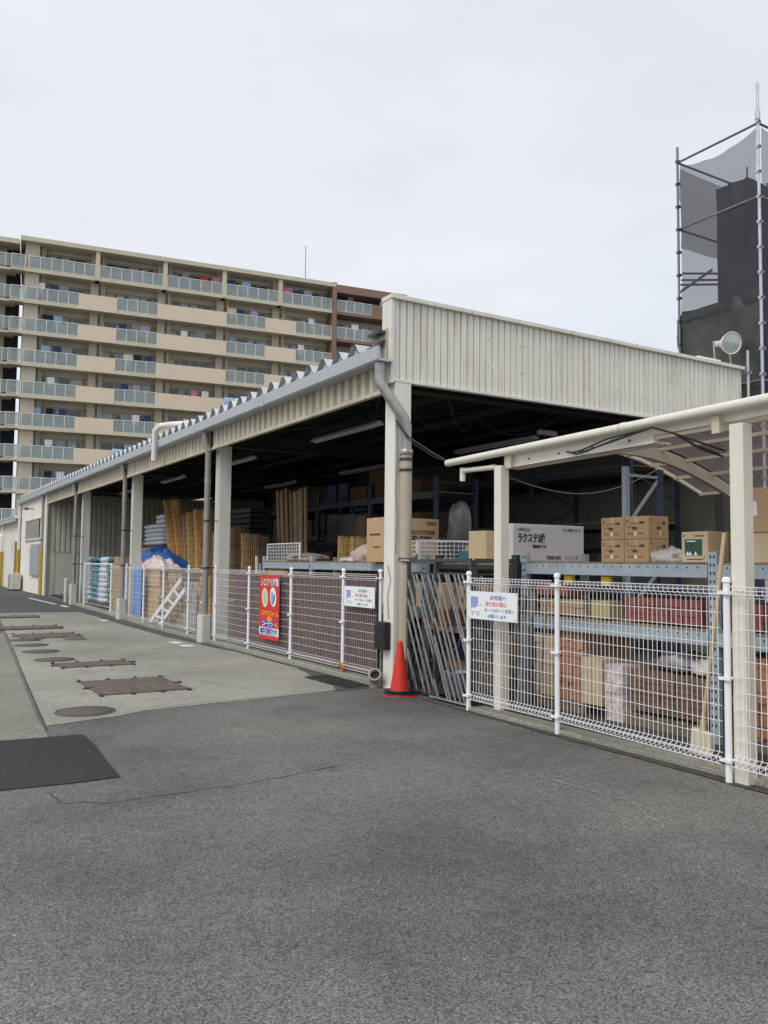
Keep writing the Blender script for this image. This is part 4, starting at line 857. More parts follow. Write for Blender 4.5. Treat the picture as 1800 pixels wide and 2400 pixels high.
b.build('grid', WHITEP, t); b = MB(); b.tube([(6.36, y0, z0), (6.36, y0, z1), (6.36, y1, z1), (6.36, y1, z0)], .012, 6); b.build('frame', WHITEP2, t)
# contents of the lower shelves of the near rack
def stack(x0, x1, y0, y1, z0, z1, rows, colsn, m, name, label, cat, group=None, gap=.008, rnd_=0):
    b = MB(); rr = random.Random(int(y0*100+z0*10)); h = (z1-z0)/rows; wv = (y1-y0)/colsn
    t = thing(name, label, cat, ((x0+x1)/2, (y0+y1)/2, z0), 0, group)
    for i in range(rows):
        b = MB()
        for k in range(colsn):
            j = rr.uniform(-.012, .012)*(1+rnd_)
            b.box(x0+j, x1+j, y0+k*wv+gap/2, y0+(k+1)*wv-gap/2, z0+i*h+gap*.3, z0+(i+1)*h-gap*.3)
        b.build('layer', m, t)
    return t
stack(6.5, 7.1, 5.05, 5.98, 1.07, 1.31, 3, 12, BRICKR, 'tile_stack', 'brick red tile bundles on the middle shelf at its right', 'tile stack')
stack(6.5, 7.0, 6.55, 7.25, 1.07, 1.25, 2, 5, CARD3, 'parcel_stack', 'dim brown parcels on the middle shelf at its left end', 'parcels')
single(MB().box(6.46, 6.7, 6.17, 6.42, 1.07, 1.255), 'carton', YLAB, 'yellow printed carton in the middle of the middle shelf', 'carton', bevel=.008)
single(MB().box(6.48, 6.8, 6.8, 7.3, 1.28, 1.42), 'crate', BRICKR, 'dark red tray on top of the dim brown parcels', 'crate', bevel=.01)
for i, (y, zz) in enumerate(((6.75, 1.43), (6.2, 1.42))): single(MB().box(6.45, 6.5, y-.06, y+.06, zz, zz+.09), 'label_card', YEL, ('yellow price card hanging under the pale blue beam, left one', 'yellow price card hanging under the pale blue beam, right one')[i], 'card', 'yellow price cards')
t = stack(6.45, 7.2, 6.95, 7.28, .17, .86, 6, 3, CARD2, 'block_stack', 'pale tan block stack at the left end of the lowest shelf', 'block stack')
stack(6.45, 7.2, 6.52, 6.93, .17, 1.0, 9, 5, BRICKO, 'block_stack', 'orange brown stack of printed blocks on the lowest shelf', 'block stack', rnd_=.5)
stack(6.4, 6.8, 6.2, 6.5, .17, .66, 1, 2, PALEY, 'sack_pile', 'straw yellow printed sacks standing on the lowest shelf', 'sacks', gap=.015)
stack(6.4, 6.7, 5.93, 6.16, .05, .62, 6, 1, RWSACK, 'sack_pile', 'red and white printed sacks piled beside the straw yellow ones', 'sacks')
stack(6.45, 7.25, 4.95, 5.88, .2, .6, 7, 5, BLOCKB, 'block_stack', 'dark brown paving block stack at the right end of the lowest shelf', 'block stack')
stack(6.45, 7.2, 3.2, 4.7, .17, .85, 7, 6, BRICKO, 'block_stack', 'orange brown block stack behind the last canopy post at the right edge', 'block stack')
stack(6.5, 7.1, 2.5, 4.75, 1.07, 1.3, 3, 14, BRICKR, 'tile_stack', 'brick red tile bundles on the shelf at the right edge', 'tile stack')
for a, e, w_ in ((6.52, 7.3, 'left'), (5.0, 5.95, 'right'), (3.2, 4.7, 'far right')):
    t = thing('pallet', f'dark wooden pallet under the block stacks, {w_} one in the near rack', 'pallet', (6.8, (a+e)/2, .05), 0, 'pallets in the near rack')
    b = MB(); [b.box(6.42, 7.25, a+(e-a)*k/5, a+(e-a)*(k+.75)/5, .145, .168) for k in range(5)]; b.build('deck_boards', PALLET, t)
    b = MB(); [b.box(6.44+k*.35, 6.54+k*.35, a, e, .05, .145) for k in range(3)]; b.build('bearers', PALLET, t)
b = MB()
for k in range(9): b.box(6.47, 6.485, 6.95, 7.25, .9+k*.011, .905+k*.011) if k % 2 else None
single(MB().box(6.45, 6.9, 6.95, 7.28, .87, .96), 'folded_cloth', mat('striped_blue_cloth', (.12, .13, .3), .8, var=.8, scale=30), 'folded blue and white cloth on the pale tan block stack', 'cloth', bevel=.01)
single(blob(6.7, 5.4, .63, .22, .3, .14, 21, .4, 3, .3), 'bag', mat('grey_striped_bag', (.3, .29, .29), .7, var=.7, scale=22), 'grey striped bag lying on the dark brown block stack', 'bag')
single(blob(6.6, 5.05, .63, .14, .18, .12, 23, .4, 3, .3), 'bag', CLEARW, 'small pale bag at the right end of the dark brown block stack', 'bag')
# wooden-handled pusher leaning at the fence
t = thing('floor_squeegee', 'cream long-handled paddle leaning inside the fence beside the near canopy post', 'paddle', (5.9, 4.6, .05))
MB().tube([(5.93, 4.62, .3), (5.92, 4.5, 1.0), (5.9, 4.36, 1.9)], .017, 10).build('handle', CARD2, t)
b = MB(); b.bar((5.93, 4.64, .04), (5.93, 4.62, .26), .05, .21, (0, 1, 0)); b.build('paddle_head', mat('cream_plastic', (.62, .6, .45), .5), t, bevel=.02)
MB().tube([(5.93, 4.62, .24), (5.93, 4.61, .34)], .028, 10).build('socket', CARD2, t)

# ============================================================ LATTICE GATE between the column and the near fence
G = thing('lattice_gate', 'dark grey steel gate of slanted bars between the traffic cone and the near fence', 'gate', (5.75, 8.2, 0))
rgt = random.Random(6)
def leaf(pa, pb, z0, z1, nb, skip=0):
    pa, pb = Vector((*pa, 0)), Vector((*pb, 0)); d = pb-pa; W = d.length; d.normalize(); P = lambda s, z, o=0: pa+d*s+Vector((o, 0, z))
    b = MB()
    for s in (0, W): b.bar(P(s, z0), P(s, z1), .035, .035)
    b.bar(P(0, z1), P(W, z1), .035, .04).bar(P(0, z0), P(W, z0), .035, .03).bar(P(0, z1-.16), P(W, z1-.16), .02, .025); b.build('leaf_frame', DSTEEL, G)
    sl = 2.1; H = z1-.17-z0; b = MB(); st = (W+H/sl)/nb
    for k in range(nb):
        sA = -H/sl+st*(k+.5)+rgt.uniform(-.25, .25)*st; sl = 2.1+rgt.uniform(-.12, .12)
        a, e = sA, sA+H/sl; za, ze = z1-.17, z0
        if a < 0: za -= (0-a)*sl; a = 0
        if e > W: ze += (e-W)*sl; e = W
        if za > ze+.05: b.bar(P(a, za, -.012), P(e, ze, -.012), .012, .026)
    b.build('slanted_bars', GALVD, G)
    b = MB()
    for k in range(3):
        sA = W*(.1+.3*k); b.bar(P(min(W, sA+.5*W), z1-.2, .012), P(max(0, sA-.3*W), z0+.1, .012), .01, .016)
    b.build('counter_bars', DSTEEL, G)
GALVD = mat('worn_grey_bars', (.33, .32, .315), .45, .4, var=.25, scale=12)
leaf((5.78, 8.93), (5.78, 8.32), .05, 1.66, 11); leaf((5.76, 8.30), (5.74, 7.56), .03, 1.67, 14); leaf((5.78, 7.54), (6.3, 7.5), .05, 1.67, 11)
MB().tube([(5.72, 8.35, .03), (5.72, 7.5, .03)], .012, 6).build('floor_rail', GALVD, G)
MB().tube([(5.70, 9.0, 1.66), (5.78, 8.9, 1.66), (5.80, 8.7, 1.66)], .018, 8).build('latch', GALVD, G)
MB().lathe([(.001, .03), (.03, .03), (.04, .02), (.04, -.02), (.001, -.02)], (5.80, 8.82, 1.72), 12, (-1, 0, 0)).build('wheel', GALVD, G)
# things stored behind the gate
t = thing('bucket', 'pale blue bucket on the ground behind the lattice gate', 'bucket', (6.05, 8.25, .05))
MB().lathe([(.001, .0), (.11, 0), (.145, .26), (.155, .265), (.15, .27), (.135, .26), (.105, .02), (.001, .02)], (6.05, 8.25, .05), 20).build('pail', mat('pale_blue_plastic', (.45, .6, .7), .4), t)
single(MB().box(6.05, 6.35, 8.55, 8.85, .85, 1.05), 'carton', mat('orange_carton', (.3, .1, .03), .8), 'small orange brown carton on the shelf behind the lattice gate', 'carton', bevel=.01)
single(MB().box(6.0, 6.28, 8.1, 8.9, .79, .845), 'shelf_board', WOOD, 'short wooden shelf board behind the lattice gate', 'board')
rr = random.Random(8)
for i, (y, zz, mt, nm) in enumerate(((8.7, .05, CARD3, 'brown'), (8.0, .05, BLOCKB, 'reddish brown'), (7.75, .42, CARD3, 'tan'), (8.45, .42, NAVYC, 'navy'))):
    single(MB().box(6.35, 6.8, y-.18, y+.2, zz, zz+.35), 'crate', mt, f'{nm} crate in the dark behind the lattice gate, {("lower left", "lower right", "upper right", "upper left")[i]}', 'crate', bevel=.01)
b = MB()
for k in range(5): b.tube([(6.2, 7.9, .7+.02*k)]+[(6.2-.03*math.sin(a*.7), 7.95+.2*math.cos(a), .75+.22*math.sin(a)+.01*k) for a in [j*.5 for j in range(12)]], .012, 6)
single(b, 'hose_coil', BLACK, 'coiled black hose hanging behind the lattice gate', 'hose')
for i in range(14):
    x = 5.95+rr.uniform(0, .5); y = 7.0+rr.uniform(0, 1.9) if i > 5 else 6.4+rr.uniform(-.1, .9)
    hgt = rr.uniform(.8, 1.5); m_ = (DSTEEL, PALLET, GALVD, DKPIPE)[i % 4]
    o = single(MB().tube([(x, y, .05), (x+rr.uniform(-.05, .12), y+rr.uniform(-.15, .15), hgt)], rr.uniform(.012, .025), 8), 'pole', m_, f'dark {("steel", "wooden", "galvanised", "brown")[i % 4]} pole leaning among others behind the gate and near fence', 'pole', f'loose {("steel", "wooden", "galvanised", "brown")[i % 4]} poles behind the gate')

# ============================================================ SCAFFOLD TOWER and wrapped pylon, right of the shed
T = thing('scaffold_tower', 'tall scaffold tower with grey netting at the right edge above the shed', 'scaffold', (14.5, 10, 0))
XA, XB, Y1, Y2 = 13.45, 16.4, 9.1, 10.9
def coup(p, x, y, z0, z1, m):
    z = z0
    while z < z1: MB().box(x-.035, x+.035, y-.035, y+.035, z, z+.05).bar((x-.06, y-.02, z+.02), (x+.06, y-.02, z+.03), .03, .03).build('coupler', m, p); z += .47
for x, y, zt_, r_, m_ in ((XA, Y1, 10.55, .028, SCAFP), (XA, Y2, 10.1, .026, SCAFD), (XB, Y1, 10.4, .026, SCAFP), (XB, Y2, 10.1, .024, SCAFD)):
    p = MB().tube([(x, y, 0), (x, y, zt_)], r_, 10).build('standard', m_, T); coup(p, x, y, 3.2, 9.9, m_)
MB().tube([(XA, Y1, 9.85), (XA, Y1, 10.0)], .045, 10).build('sleeve', SCAFP, T)
p = MB().tube([(13.12, 9.16, 3.0), (13.12, 9.16, 5.5)], .024, 10).build('standard', SCAFP, T); coup(p, 13.12, 9.16, 3.2, 5.2, SCAFP)
for z in (9.78, 8.4, 5.0):
    for a, e in (((XA, Y1), (XA, Y2)), ((XA, Y2), (XB, Y2)), ((XA, Y1), (XB, Y1))):
        if z in (8.85,) and a[1] == e[1] == Y1: continue
        m_ = SCAFD if z < 9 else mat('purple_grey_tube', (.13, .13, .2), .5, .3) if 'purple_grey_tube' not in bpy.data.materials else bpy.data.materials['purple_grey_tube']
        MB().tube([(*a, z), (*e, z)], .022, 8).build('ledger', m_, T)
b = MB(); [b.tube([(x, Y2-.05, 7.35+dz), (x+1.4, Y2-.05, 7.62+dz)], .022, 6) for x, dz in ((XA+.02, 0), (XA+.05, .14), (XA, -.1))]; b.tube([(XA, Y2, 7.1), (XA+.5, Y2-.4, 7.55)], .03, 6); b.build('bracket_cluster', SCAFD, T)
def cloth(P00, P10, P01, P11, nu, nv, amp, seed, sag=0, topsag=0):
    P00, P10, P01, P11 = map(Vector, (P00, P10, P01, P11)); nrm = (P10-P00).cross(P01-P00).normalized(); vs = []; b = MB()
    for j in range(nv+1):
        for i in range(nu+1):
            u, v = i/nu, j/nv; p = P00.lerp(P10, u).lerp(P01.lerp(P11, u), v)
            p += nrm*amp*(1 if amp > .04 else min(1, v*6))*(fbm((u*3+seed, v*4, seed), 4)+.5*noise.ridged_multi_fractal(Vector((u*2.5+seed, v*2.5-u, 1)), 1, 2, 3, 1, 2)-.4)
            if topsag: p.z -= topsag*(1-v)*(math.sin(math.pi*u)+.15*abs(math.sin(math.pi*u*3)))
            vs.append(p)
    b.add(vs, [(j*(nu+1)+i, j*(nu+1)+i+1, (j+1)*(nu+1)+i+1, (j+1)*(nu+1)+i) for j in range(nv) for i in range(nu)], True); return b
cloth((XA+.02, Y1+.05, 9.72), (XA+.02, Y2-.05, 9.72), (XA+.02, Y1+.05, 6.5), (XA+.02, Y2-.05, 6.5), 24, 40, .03, 1.3, topsag=.16).build('netting', MESHF, T)
cloth((XA+.1, Y2+.02, 9.7), (XB, Y2+.02, 9.7), (XA+.1, Y2+.02, 8.05), (XB, Y2+.02, 8.05), 30, 24, .03, 4.3, topsag=.05).build('netting', MESHF, T)
cloth((XA+.05, Y1-.03, 9.7), (XB, Y1-.03, 9.7), (XA+.05, Y1-.03, 5.5), (XB, Y1-.03, 5.5), 30, 40, .03, 7.3, topsag=.1).build('netting', MESHF, T)
cloth((XA+.06, Y1+.03, 6.75), (XA+.06, Y2-.02, 6.72), (XA+.06, Y1+.03, 3.0), (XA+.06, Y2-.02, 3.0), 26, 46, .1, 9.1, topsag=.05).build('draped_sheet', DKSHEET, T)
cloth((XA+.06, Y2+.03, 6.7), (XB, Y2+.03, 6.7), (XA+.06, Y2+.03, 3.0), (XB, Y2+.03, 3.0), 26, 40, .08, 2.1, topsag=.1).build('draped_sheet', DKSHEET, T)
V = thing('wrapped_pylon', 'navy sheet-wrapped square pylon standing inside the scaffold tower', 'pylon', (15.1, 10.2, 0))
px0, px1, py0, py1 = 14.15, 15.9, 9.87, 10.52
cloth((px0, py1, 9.25), (px0, py0, 9.25), (px0, py1, 0), (px0, py0, 0), 14, 90, .06, 3.7).build('wrapping', NAVY, V)
cloth((px0, py0, 9.25), (px1, py0, 9.25), (px0, py0, 0), (px1, py0, 0), 24, 90, .05, 5.1).build('wrapping', NAVY, V)
MB().box(px0+.06, px1-.05, py0+.07, py1, 0, 9.24).build('core', NAVY, V)
MB().tube([(px0+.5, py0+.3, 9.2), (px0+.5, py0+.3, 9.7)], .02, 6).build('rod', SCAFD, V)

# ============================================================ APARTMENT BUILDING (local frame: x along its front, y away from the camera)
RZ = -R(7.8); AO = Vector((36.27, 69.88, 0))
A = thing('apartment_building', 'long beige ten storey apartment block with glass and solid balcony fronts', 'apartment building', AO, RZ)
def ab(mb, name, m, par=None, bevel=0): return mb.build(name, m, par or A, True, bevel)
STEP = 2.66; LV = [25.95-STEP*k for k in range(10)]        # balcony floor tops, top storey first
S0, S1 = -27.3, 0.0; PIERS = [-27.2, -21.55, -15.85, -10.55, -5.25, .0]
b = MB(); b.box(S0-.1, S1+.2, 1.7, 12, 0, 28.3); ab(b, 'wall', A_WALL)
b = MB(); b.box(S0-.4, S1+.25, -.25, 12.2, 28.24, 28.62); ab(b, 'roof', A_SLAB)
LW = thing('apartment_building', 'neighbouring beige apartment block at the far left, past the narrow gap', 'apartment building', AO, RZ)
b = MB(); b.box(-48, -28.75, 1.9, 12, 0, 28.0); ab(b, 'wall', A_WALL, LW)
b = MB(); b.box(-48, -27.75, .0, 12.2, 27.95, 28.35); ab(b, 'roof', A_SLAB, LW)
BR = thing('apartment_building', 'brown tiled apartment block at the right end of the long beige one', 'apartment building', AO, RZ)
b = MB(); b.box(.25, 7.6, 1.7, 12, 0, 28.0); ab(b, 'wall', A_WALL, BR)
b = MB(); b.box(.2, 7.75, -.25, 12.2, 27.75, 28.5); ab(b, 'roof', A_BRN, BR)
GL = [(-27.15, -23.0), (-19.9, -16.45), (-10.3, -6.65), (-3.7, -.15)]; SO = [(-23.0, -19.9), (-16.45, -10.3), (-6.65, -3.7)]
def rail(s0, s1, z, par, n=None):
    n = n or max(1, round((s1-s0)/.92)); t = MB().box(s0, s1, -.02, .0, z+.08, z+1.08); g_ = t.build('balcony_glass', A_GL, par, True)
    b = MB(); b.box(s0, s1, -.05, .03, z+1.08, z+1.13).box(s0, s1, -.03, .02, z+.04, z+.08)
    for k in range(n+1): s = s0+(s1-s0)*k/n; b.box(s-.025, s+.025, -.04, .02, z, z+1.08)
    b.build('rail', A_RAIL, g_, True)
rw = random.Random(4)
def window(s0, s1, z, par, n=4):
    f = MB(); f.box(s0, s1, 1.63, 1.7, z+1.92, z+2.0).box(s0, s1, 1.63, 1.7, z, z+.06)
    for k in range(n+1): s = s0+(s1-s0)*k/n; f.box(s-.035, s+.035, 1.63, 1.7, z+.06, z+1.92)
    f = f.build('window', A_FRM, par, True)
    MB().box(s0, s1, 1.665, 1.68, z+.05, z+1.95).build('pane', A_WIN, f, True)
    b = MB(); hit = 0
    for k in range(n):
        if rw.random() < .5: hit = 1; b.box(s0+(s1-s0)*k/n+.05, s0+(s1-s0)*(k+rw.uniform(.5, .95))/n, 1.655, 1.663, z+.1, z+1.9)
    if hit: b.build('curtain', A_CURT_GLINT, f, True)
for k, z in enumerate(LV):
    b = MB(); b.box(S0-.1, S1+.2, 0, 1.7, z-.22, z).box(S0-.1, S1+.2, -.06, .02, z-.26, z+.06); ab(b, 'balcony_slab', A_SLAB)
    b = MB(); b.box(S0, S1, 1.45, 1.7, z+2.0, z+2.44) if k else b.box(S0, S1, 1.45, 1.7, z+2.0, z+2.3); ab(b, 'lintel', A_SOF)
    for i, (a, e) in enumerate(zip(PIERS, PIERS[1:])): window(a+.75, e-.85, z, A)
    if k == 0:
        for a, e in zip(PIERS, PIERS[1:]): rail(a+.2, e-.2, z, A)
    else:
        for a, e in GL: rail(a, e, z, A)
        for a, e in SO: b = MB(); b.box(a, e, -.1, .04, z-.24, z+1.1); ab(b, 'parapet', A_PAR)
    # right, brown block
    b = MB(); b.box(.25, 7.7, -.04, 1.7, z-.28, z); ab(b, 'balcony_slab', A_BRN, BR); rail(.45, 4.0, z, BR)
    b = MB(); b.box(4.0, 7.7, -.1, .04, z-.26, z+1.1); ab(b, 'parapet', A_BRN, BR); window(.8, 4.6, z, BR)
    if k < 4: window(5.4, 7.3, z, BR, 2)
    # left block
    b = MB(); b.box(-48, -28.0, .25, 1.9, z-.22, z); ab(b, 'balcony_slab', A_SLAB, LW); 
    b = MB(); b.box(-33.5, -29.5, .15, .28, z-.24, z+1.1); ab(b, 'parapet', A_PAR, LW)
    t = MB().box(-29.5, -28.05, .2, .22, z+.08, z+1.08).build('balcony_glass', A_GL, LW, True); b = MB(); b.box(-29.5, -28.05, .16, .25, z+1.08, z+1.13); [b.box(s-.02, s+.02, .17, .24, z, z+1.08) for s in (-29.4, -28.8, -28.1)]; b.build('rail', A_RAIL, t, True)
    f = MB().box(-33, -29.6, 1.83, 1.9, z, z+2.0).build('window', A_WIN, LW, True)
    rail(-28.35, -27.3, z, A, 1)
    b = MB(); b.box(-28.4, -27.3, 0, 1.2, z-.2, z); ab(b, 'balcony_slab', A_SLAB)
for i, s in enumerate(PIERS[:-1]):
    if i == 0: b = MB(); b.box(s-.1, s+1.0, .35, 1.7, 0, 28.25); ab(b, 'pier', A_PIER)
    else: b = MB(); b.box(s-.5, s+.15, .9, 1.7, 0, 28.25); ab(b, 'pier', A_PIER)
    for dx, y_, z1 in ((.45, .8, 28.2), (.62, .9, 28.2)):
        b = MB(); b.tube([(s+dx+(.8 if i == 0 else 0), y_, 0), (s+dx+(.8 if i == 0 else 0), y_, z1)], .07, 6); ab(b, 'drainpipe', A_SOF)
    if i: b = MB(); b.box(s-.2, s+.16, -.1, 1.0, LV[0]-.22, 28.3); ab(b, 'front_fin', A_SLAB)
b = MB(); b.box(-.1, .3, -.22, 1.7, 0, 28.7); ab(b, 'front_fin', A_BRN, BR)
b = MB(); b.box(-28.75, -27.72, 1.9, 6, 0, 27.95); ab(b, 'gap_wall', HOLE, LW)  # black block painting in the shade of the recess beside the gap
antenna = thing('antenna', 'thin lightning rod on the roof of the long beige apartment block', 'antenna', AO+Matrix.Rotation(RZ, 3, 'Z') @ Vector((-1.9, 3, 28.6)))
b = MB(); b.tube([(0, 0, 0), (0, 0, 4.5)], .035, 6); b.build('mast', SCAFD, antenna, True)
b = MB(); b.tube([(-.25, 0, 0), (0, 0, .8)], .02, 5).tube([(.25, 0, 0), (0, 0, .8)], .02, 5); b.build('stay', SCAFD, antenna, True)
# laundry on the balconies: every piece hangs on its own
MR = Matrix.Rotation(RZ, 3, 'Z'); LM = {}
COLS = {'red': (.55, .05, .05), 'pink': (.62, .22, .32), 'pale blue': (.3, .45, .6), 'yellow': (.65, .6, .3), 'white': (.75, .76, .78), 'dark blue': (.04, .06, .14), 'grey': (.25, .26, .27), 'black': (.02, .02, .025), 'green': (.04, .15, .12), 'lilac': (.4, .34, .5), 'cream': (.68, .66, .55)}
ORD = ['top', 'second', 'third', 'fourth', 'fifth', 'sixth', 'seventh', 'eighth', 'ninth', 'tenth']; seen = set()
def laundry(s, k, cname, wd=.5, hg=.8, kind='shirt', rail_=False):
    if cname not in LM: LM[cname] = mat(cname.replace(' ', '_')+'_fabric', COLS[cname], .85, var=.15, scale=3)
    bay = sum(1 for p in PIERS[1:] if s > p)+1; bn = f'bay {["one", "two", "three", "four", "five", "six"][min(bay, 6)-1]}'
    key = (kind, cname, k, bay)
    if key in seen: return
    seen.add(key)
    z = LV[k]; b = MB(); n = 8
    if rail_:   # thick futon folded over the handrail
        P = [(-.17, .35), (-.2, .75), (-.16, 1.1), (-.06, 1.24), (.08, 1.22), (.14, 1.1), (.13, .7)]
        A_ = [(-wd/2, y, z_) for y, z_ in P]; B_ = [(wd/2, y, z_) for y, z_ in P]; b.strip(A_, B_, True)
        I = [(-wd/2, y*.55, z_-.07) for y, z_ in P]; J = [(wd/2, y*.55, z_-.07) for y, z_ in P]; b.strip(I, J, True); b.strip(A_, I); b.strip(B_, J); loc = Vector((s, 0, z))
    else:
        f = []; bk = []
        for i in range(n+1):
            x = -wd/2+wd*i/n; y = .03*math.sin(i*2.1+s); hh = hg*(1 if kind != 'shirt' or 2 <= i <= n-2 else .45)
            f.append(((x, y-.015, 0), (x, y-.015, -hh))); bk.append(((x, y+.015, 0), (x, y+.015, -hh)))
        b.strip([p[0] for p in f], [p[1] for p in f]); b.strip([p[0] for p in bk], [p[1] for p in bk]); b.strip([p[0] for p in f], [p[0] for p in bk]); b.strip([p[1] for p in f], [p[1] for p in bk])
        loc = Vector((s, .55, z+1.75))
    o = b.build({'shirt': 'hanging_shirt', 'towel': 'hanging_towel', 'futon': 'futon'}[kind], LM[cname], None, True)
    o.location = AO+MR @ loc; o.rotation_euler = (0, 0, RZ)
    props(o, f'{cname} {kind} {"over the rail" if rail_ else "drying"}, {ORD[k]} balcony storey from top, {bn} from left', kind, 'washing on the apartment balconies')
for a in ((-9.9, 4, 'pale blue', .95), (-8.9, 4, 'cream', .95), (-7.95, 4, 'white', .95), (-7.0, 4, 'pale blue', .7)): 
    seen.discard(('futon', a[2], 4, 4)); laundry(a[0], a[1], a[2], a[3], kind='futon', rail_=True)
for a in ((-12.3, 0, 'red'), (-4.4, 0, 'pink'), (-3.0, 0, 'dark blue'), (-2.4, 0, 'lilac'), (-9.8, 0, 'dark blue'), (-8.4, 0, 'pale blue'), (-14, 0, 'grey'), (-11.2, 0, 'pink'), (-9.7, 1, 'yellow'), (-8.9, 1, 'dark blue'), (-7.6, 1, 'lilac'), (-26, 1, 'white'), (-25, 1, 'dark blue'), (-24.2, 1, 'grey'), (-24.6, 2, 'pale blue'), (-25.4, 2, 'black'), (-26.3, 2, 'grey'),
          (-19.3, 2, 'dark blue'), (-18.2, 2, 'grey'), (-17.4, 2, 'lilac'), (-14, 2, 'white'), (-12.5, 2, 'grey'), (-9.6, 2, 'grey'), (-3, 2, 'white'), (-2, 1, 'white'), (-25.5, 3, 'pale blue'), (-24.6, 3, 'dark blue'), (-23.8, 3, 'grey'), (-26.4, 3, 'green'), (-18.8, 3, 'cream'), (-18, 3, 'black'), (-17, 3, 'dark blue'),
          (-25, 4, 'white'), (-19, 4, 'dark blue'), (-18, 4, 'lilac'), (-17.2, 4, 'grey'), (-13, 4, 'pink'), (-12, 4, 'white'), (-26, 5, 'pale blue'), (-25, 5, 'black'), (-24, 5, 'dark blue'), (-19, 5, 'grey'), (-18, 5, 'white'), (-17, 5, 'dark blue'), (-13.5, 5, 'cream'), (-9.5, 5, 'white'), (-8.6, 5, 'dark blue'), (-25, 6, 'white'), (-24, 6, 'grey'), (-18.5, 6, 'pale blue'), (-25, 7, 'black'), (-24, 7, 'white'), (-18, 7, 'dark blue'), (2, 0, 'grey'), (5.5, 0, 'white'), (6.6, 0, 'cream'), (2.5, 1, 'white')):
    laundry(*a, wd=.6+.3*((abs(a[0])*7) % 1), hg=.95+.35*((abs(a[0])*3) % 1), kind='towel' if int(abs(a[0])*10) % 3 == 0 else 'shirt')
for a in ((-19.5, 6, 'pale blue', .9), (-18.5, 6, 'white', .9)): laundry(a[0], a[1], a[2], a[3], kind='futon', rail_=True)

# ============================================================ GOODS UNDER THE SHED ROOF, left of the corner column
def roll(x, y, r, z0, z1, m, label, lean=(0, 0), group='standing reed screen rolls', lobes=26, name='reed_roll'):
    b = MB(); vs = []; fs = []; n = lobes*2; rr2 = random.Random(int(x*100+y*10)); rad = [r*(1+(.07 if k % 2 else -.05)+rr2.uniform(-.03, .03)) for k in range(n)]; tops = [rr2.uniform(-.03, .03) for _ in range(n)]
    nz = 10
    for j in range(nz+1):
        v = j/nz; pinch = 1-.12*math.exp(-((v-.2)/.05)**2)-.1*math.exp(-((v-.75)/.05)**2)
        for k in range(n):
            t = 2*math.pi*k/n; z = z0+(z1-z0)*v+(tops[k] if j == nz else 0)
            vs.append((x+lean[0]*v+rad[k]*pinch*math.cos(t), y+lean[1]*v+rad[k]*pinch*math.sin(t), z))
    fs = [(j*n+k, j*n+(k+1) % n, (j+1)*n+(k+1) % n, (j+1)*n+k) for j in range(nz) for k in range(n)]; b.add(vs, fs)
    b.add([(x+lean[0], y+lean[1], z1-.06)]+[(x+lean[0]+r*.96*math.cos(t), y+lean[1]+r*.96*math.sin(t), z1-.05) for t in [2*math.pi*k/24 for k in range(24)]], [(0, 1+k, 1+(k+1) % 24) for k in range(24)])
    return single(b, name, m, label, 'reed roll', group)
roll(6.85, 21.75, .14, .06, 3.36, REED, 'tallest orange reed screen roll, leaning towards the sack pile', (.15, 1.85))
roll(7.0, 21.4, .14, .06, 3.34, REED, 'second tall orange reed roll touching the tallest one', (.0, 1.5))
roll(7.05, 21.3, .11, .06, 2.88, REED2, 'thin tan reed roll just right of the two tall leaning ones', (.0, .8))
roll(7.0, 20.9, .13, .06, 2.93, REEDY, 'yellowish reed roll leaning in the middle of the group', (.0, .65))
roll(7.0, 20.35, .14, .06, 2.96, REED, 'orange reed roll second from the second downpipe', (.0, .5))
roll(7.0, 19.85, .14, .06, 2.94, REED2, 'tan reed roll right behind the second downpipe', (.0, .35))
roll(7.1, 19.5, .13, .06, 2.33, REED2, 'short dull reed roll between the second downpipe and its column', (0, .2))
roll(7.5, 19.2, .2, .06, 2.5, REED3, 'dark brown bamboo bundle just right of the second column', (0, .15))
roll(7.5, 18.45, .22, .06, 2.3, REED2, 'dull tan reed roll right of the dark bamboo bundle', (.05, .2))
roll(7.6, 18.0, .16, .06, 2.25, REED3, 'shorter dark bamboo bundle next to the dull tan reed roll', (.05, .2))
roll(7.0, 12.95, .16, .1, 2.08, REEDY, 'yellow reed roll leaning behind the bulging pinkish sack, left one', (.0, -.15))
roll(7.0, 12.55, .15, .1, 2.07, REEDY, 'yellow reed roll leaning behind the bulging pinkish sack, right one', (.05, -.1))
roll(7.3, 12.2, .15, .1, 2.05, REED2, 'dull reed roll behind the yellow ones', (.05, -.05))
b = None
rr = random.Random(31)
t = thing('board_bundle', 'tall bundle of brown timber boards leaning in the dark middle of the shed', 'board bundle', (8.1, 17.6, .05))
TIMB = mat('brown_timber_board', (.30, .20, .12), .8, var=.25, scale=6)
for k in range(13):
    y = 16.72+k*.115; x = 8.0+rr.uniform(0, .2); hh = 3.32-rr.uniform(0, .1)+(.05 if k > 7 else 0)
    MB().bar((x, y-.25, .06), (x+.05, y+.02+.02*k, hh), .1, .03, (1, 0, 0)).build('board', TIMB, t)
TRAYD = mat('dark_tray_plastic', (.02, .035, .038), .5, var=.2)
# green plastic stack with pale ends
t = thing('crate_stack', 'dark green stack of plastic trays with pale ends left of the timber boards', 'tray stack', (8.2, 20.3, .05))
for k in range(22):
    MB().box(7.9, 8.5, 19.6, 20.9, .06+k*.135, .06+k*.135+.1).build('tray', TRAYD, t)
    if 9 < k < 16: MB().box(7.88, 7.9, 20.2, 20.35, .08+k*.135, .12+k*.135).box(7.88, 7.9, 19.75, 19.95, .08+k*.135, .1+k*.135).build('pale_end', WHITE, t)
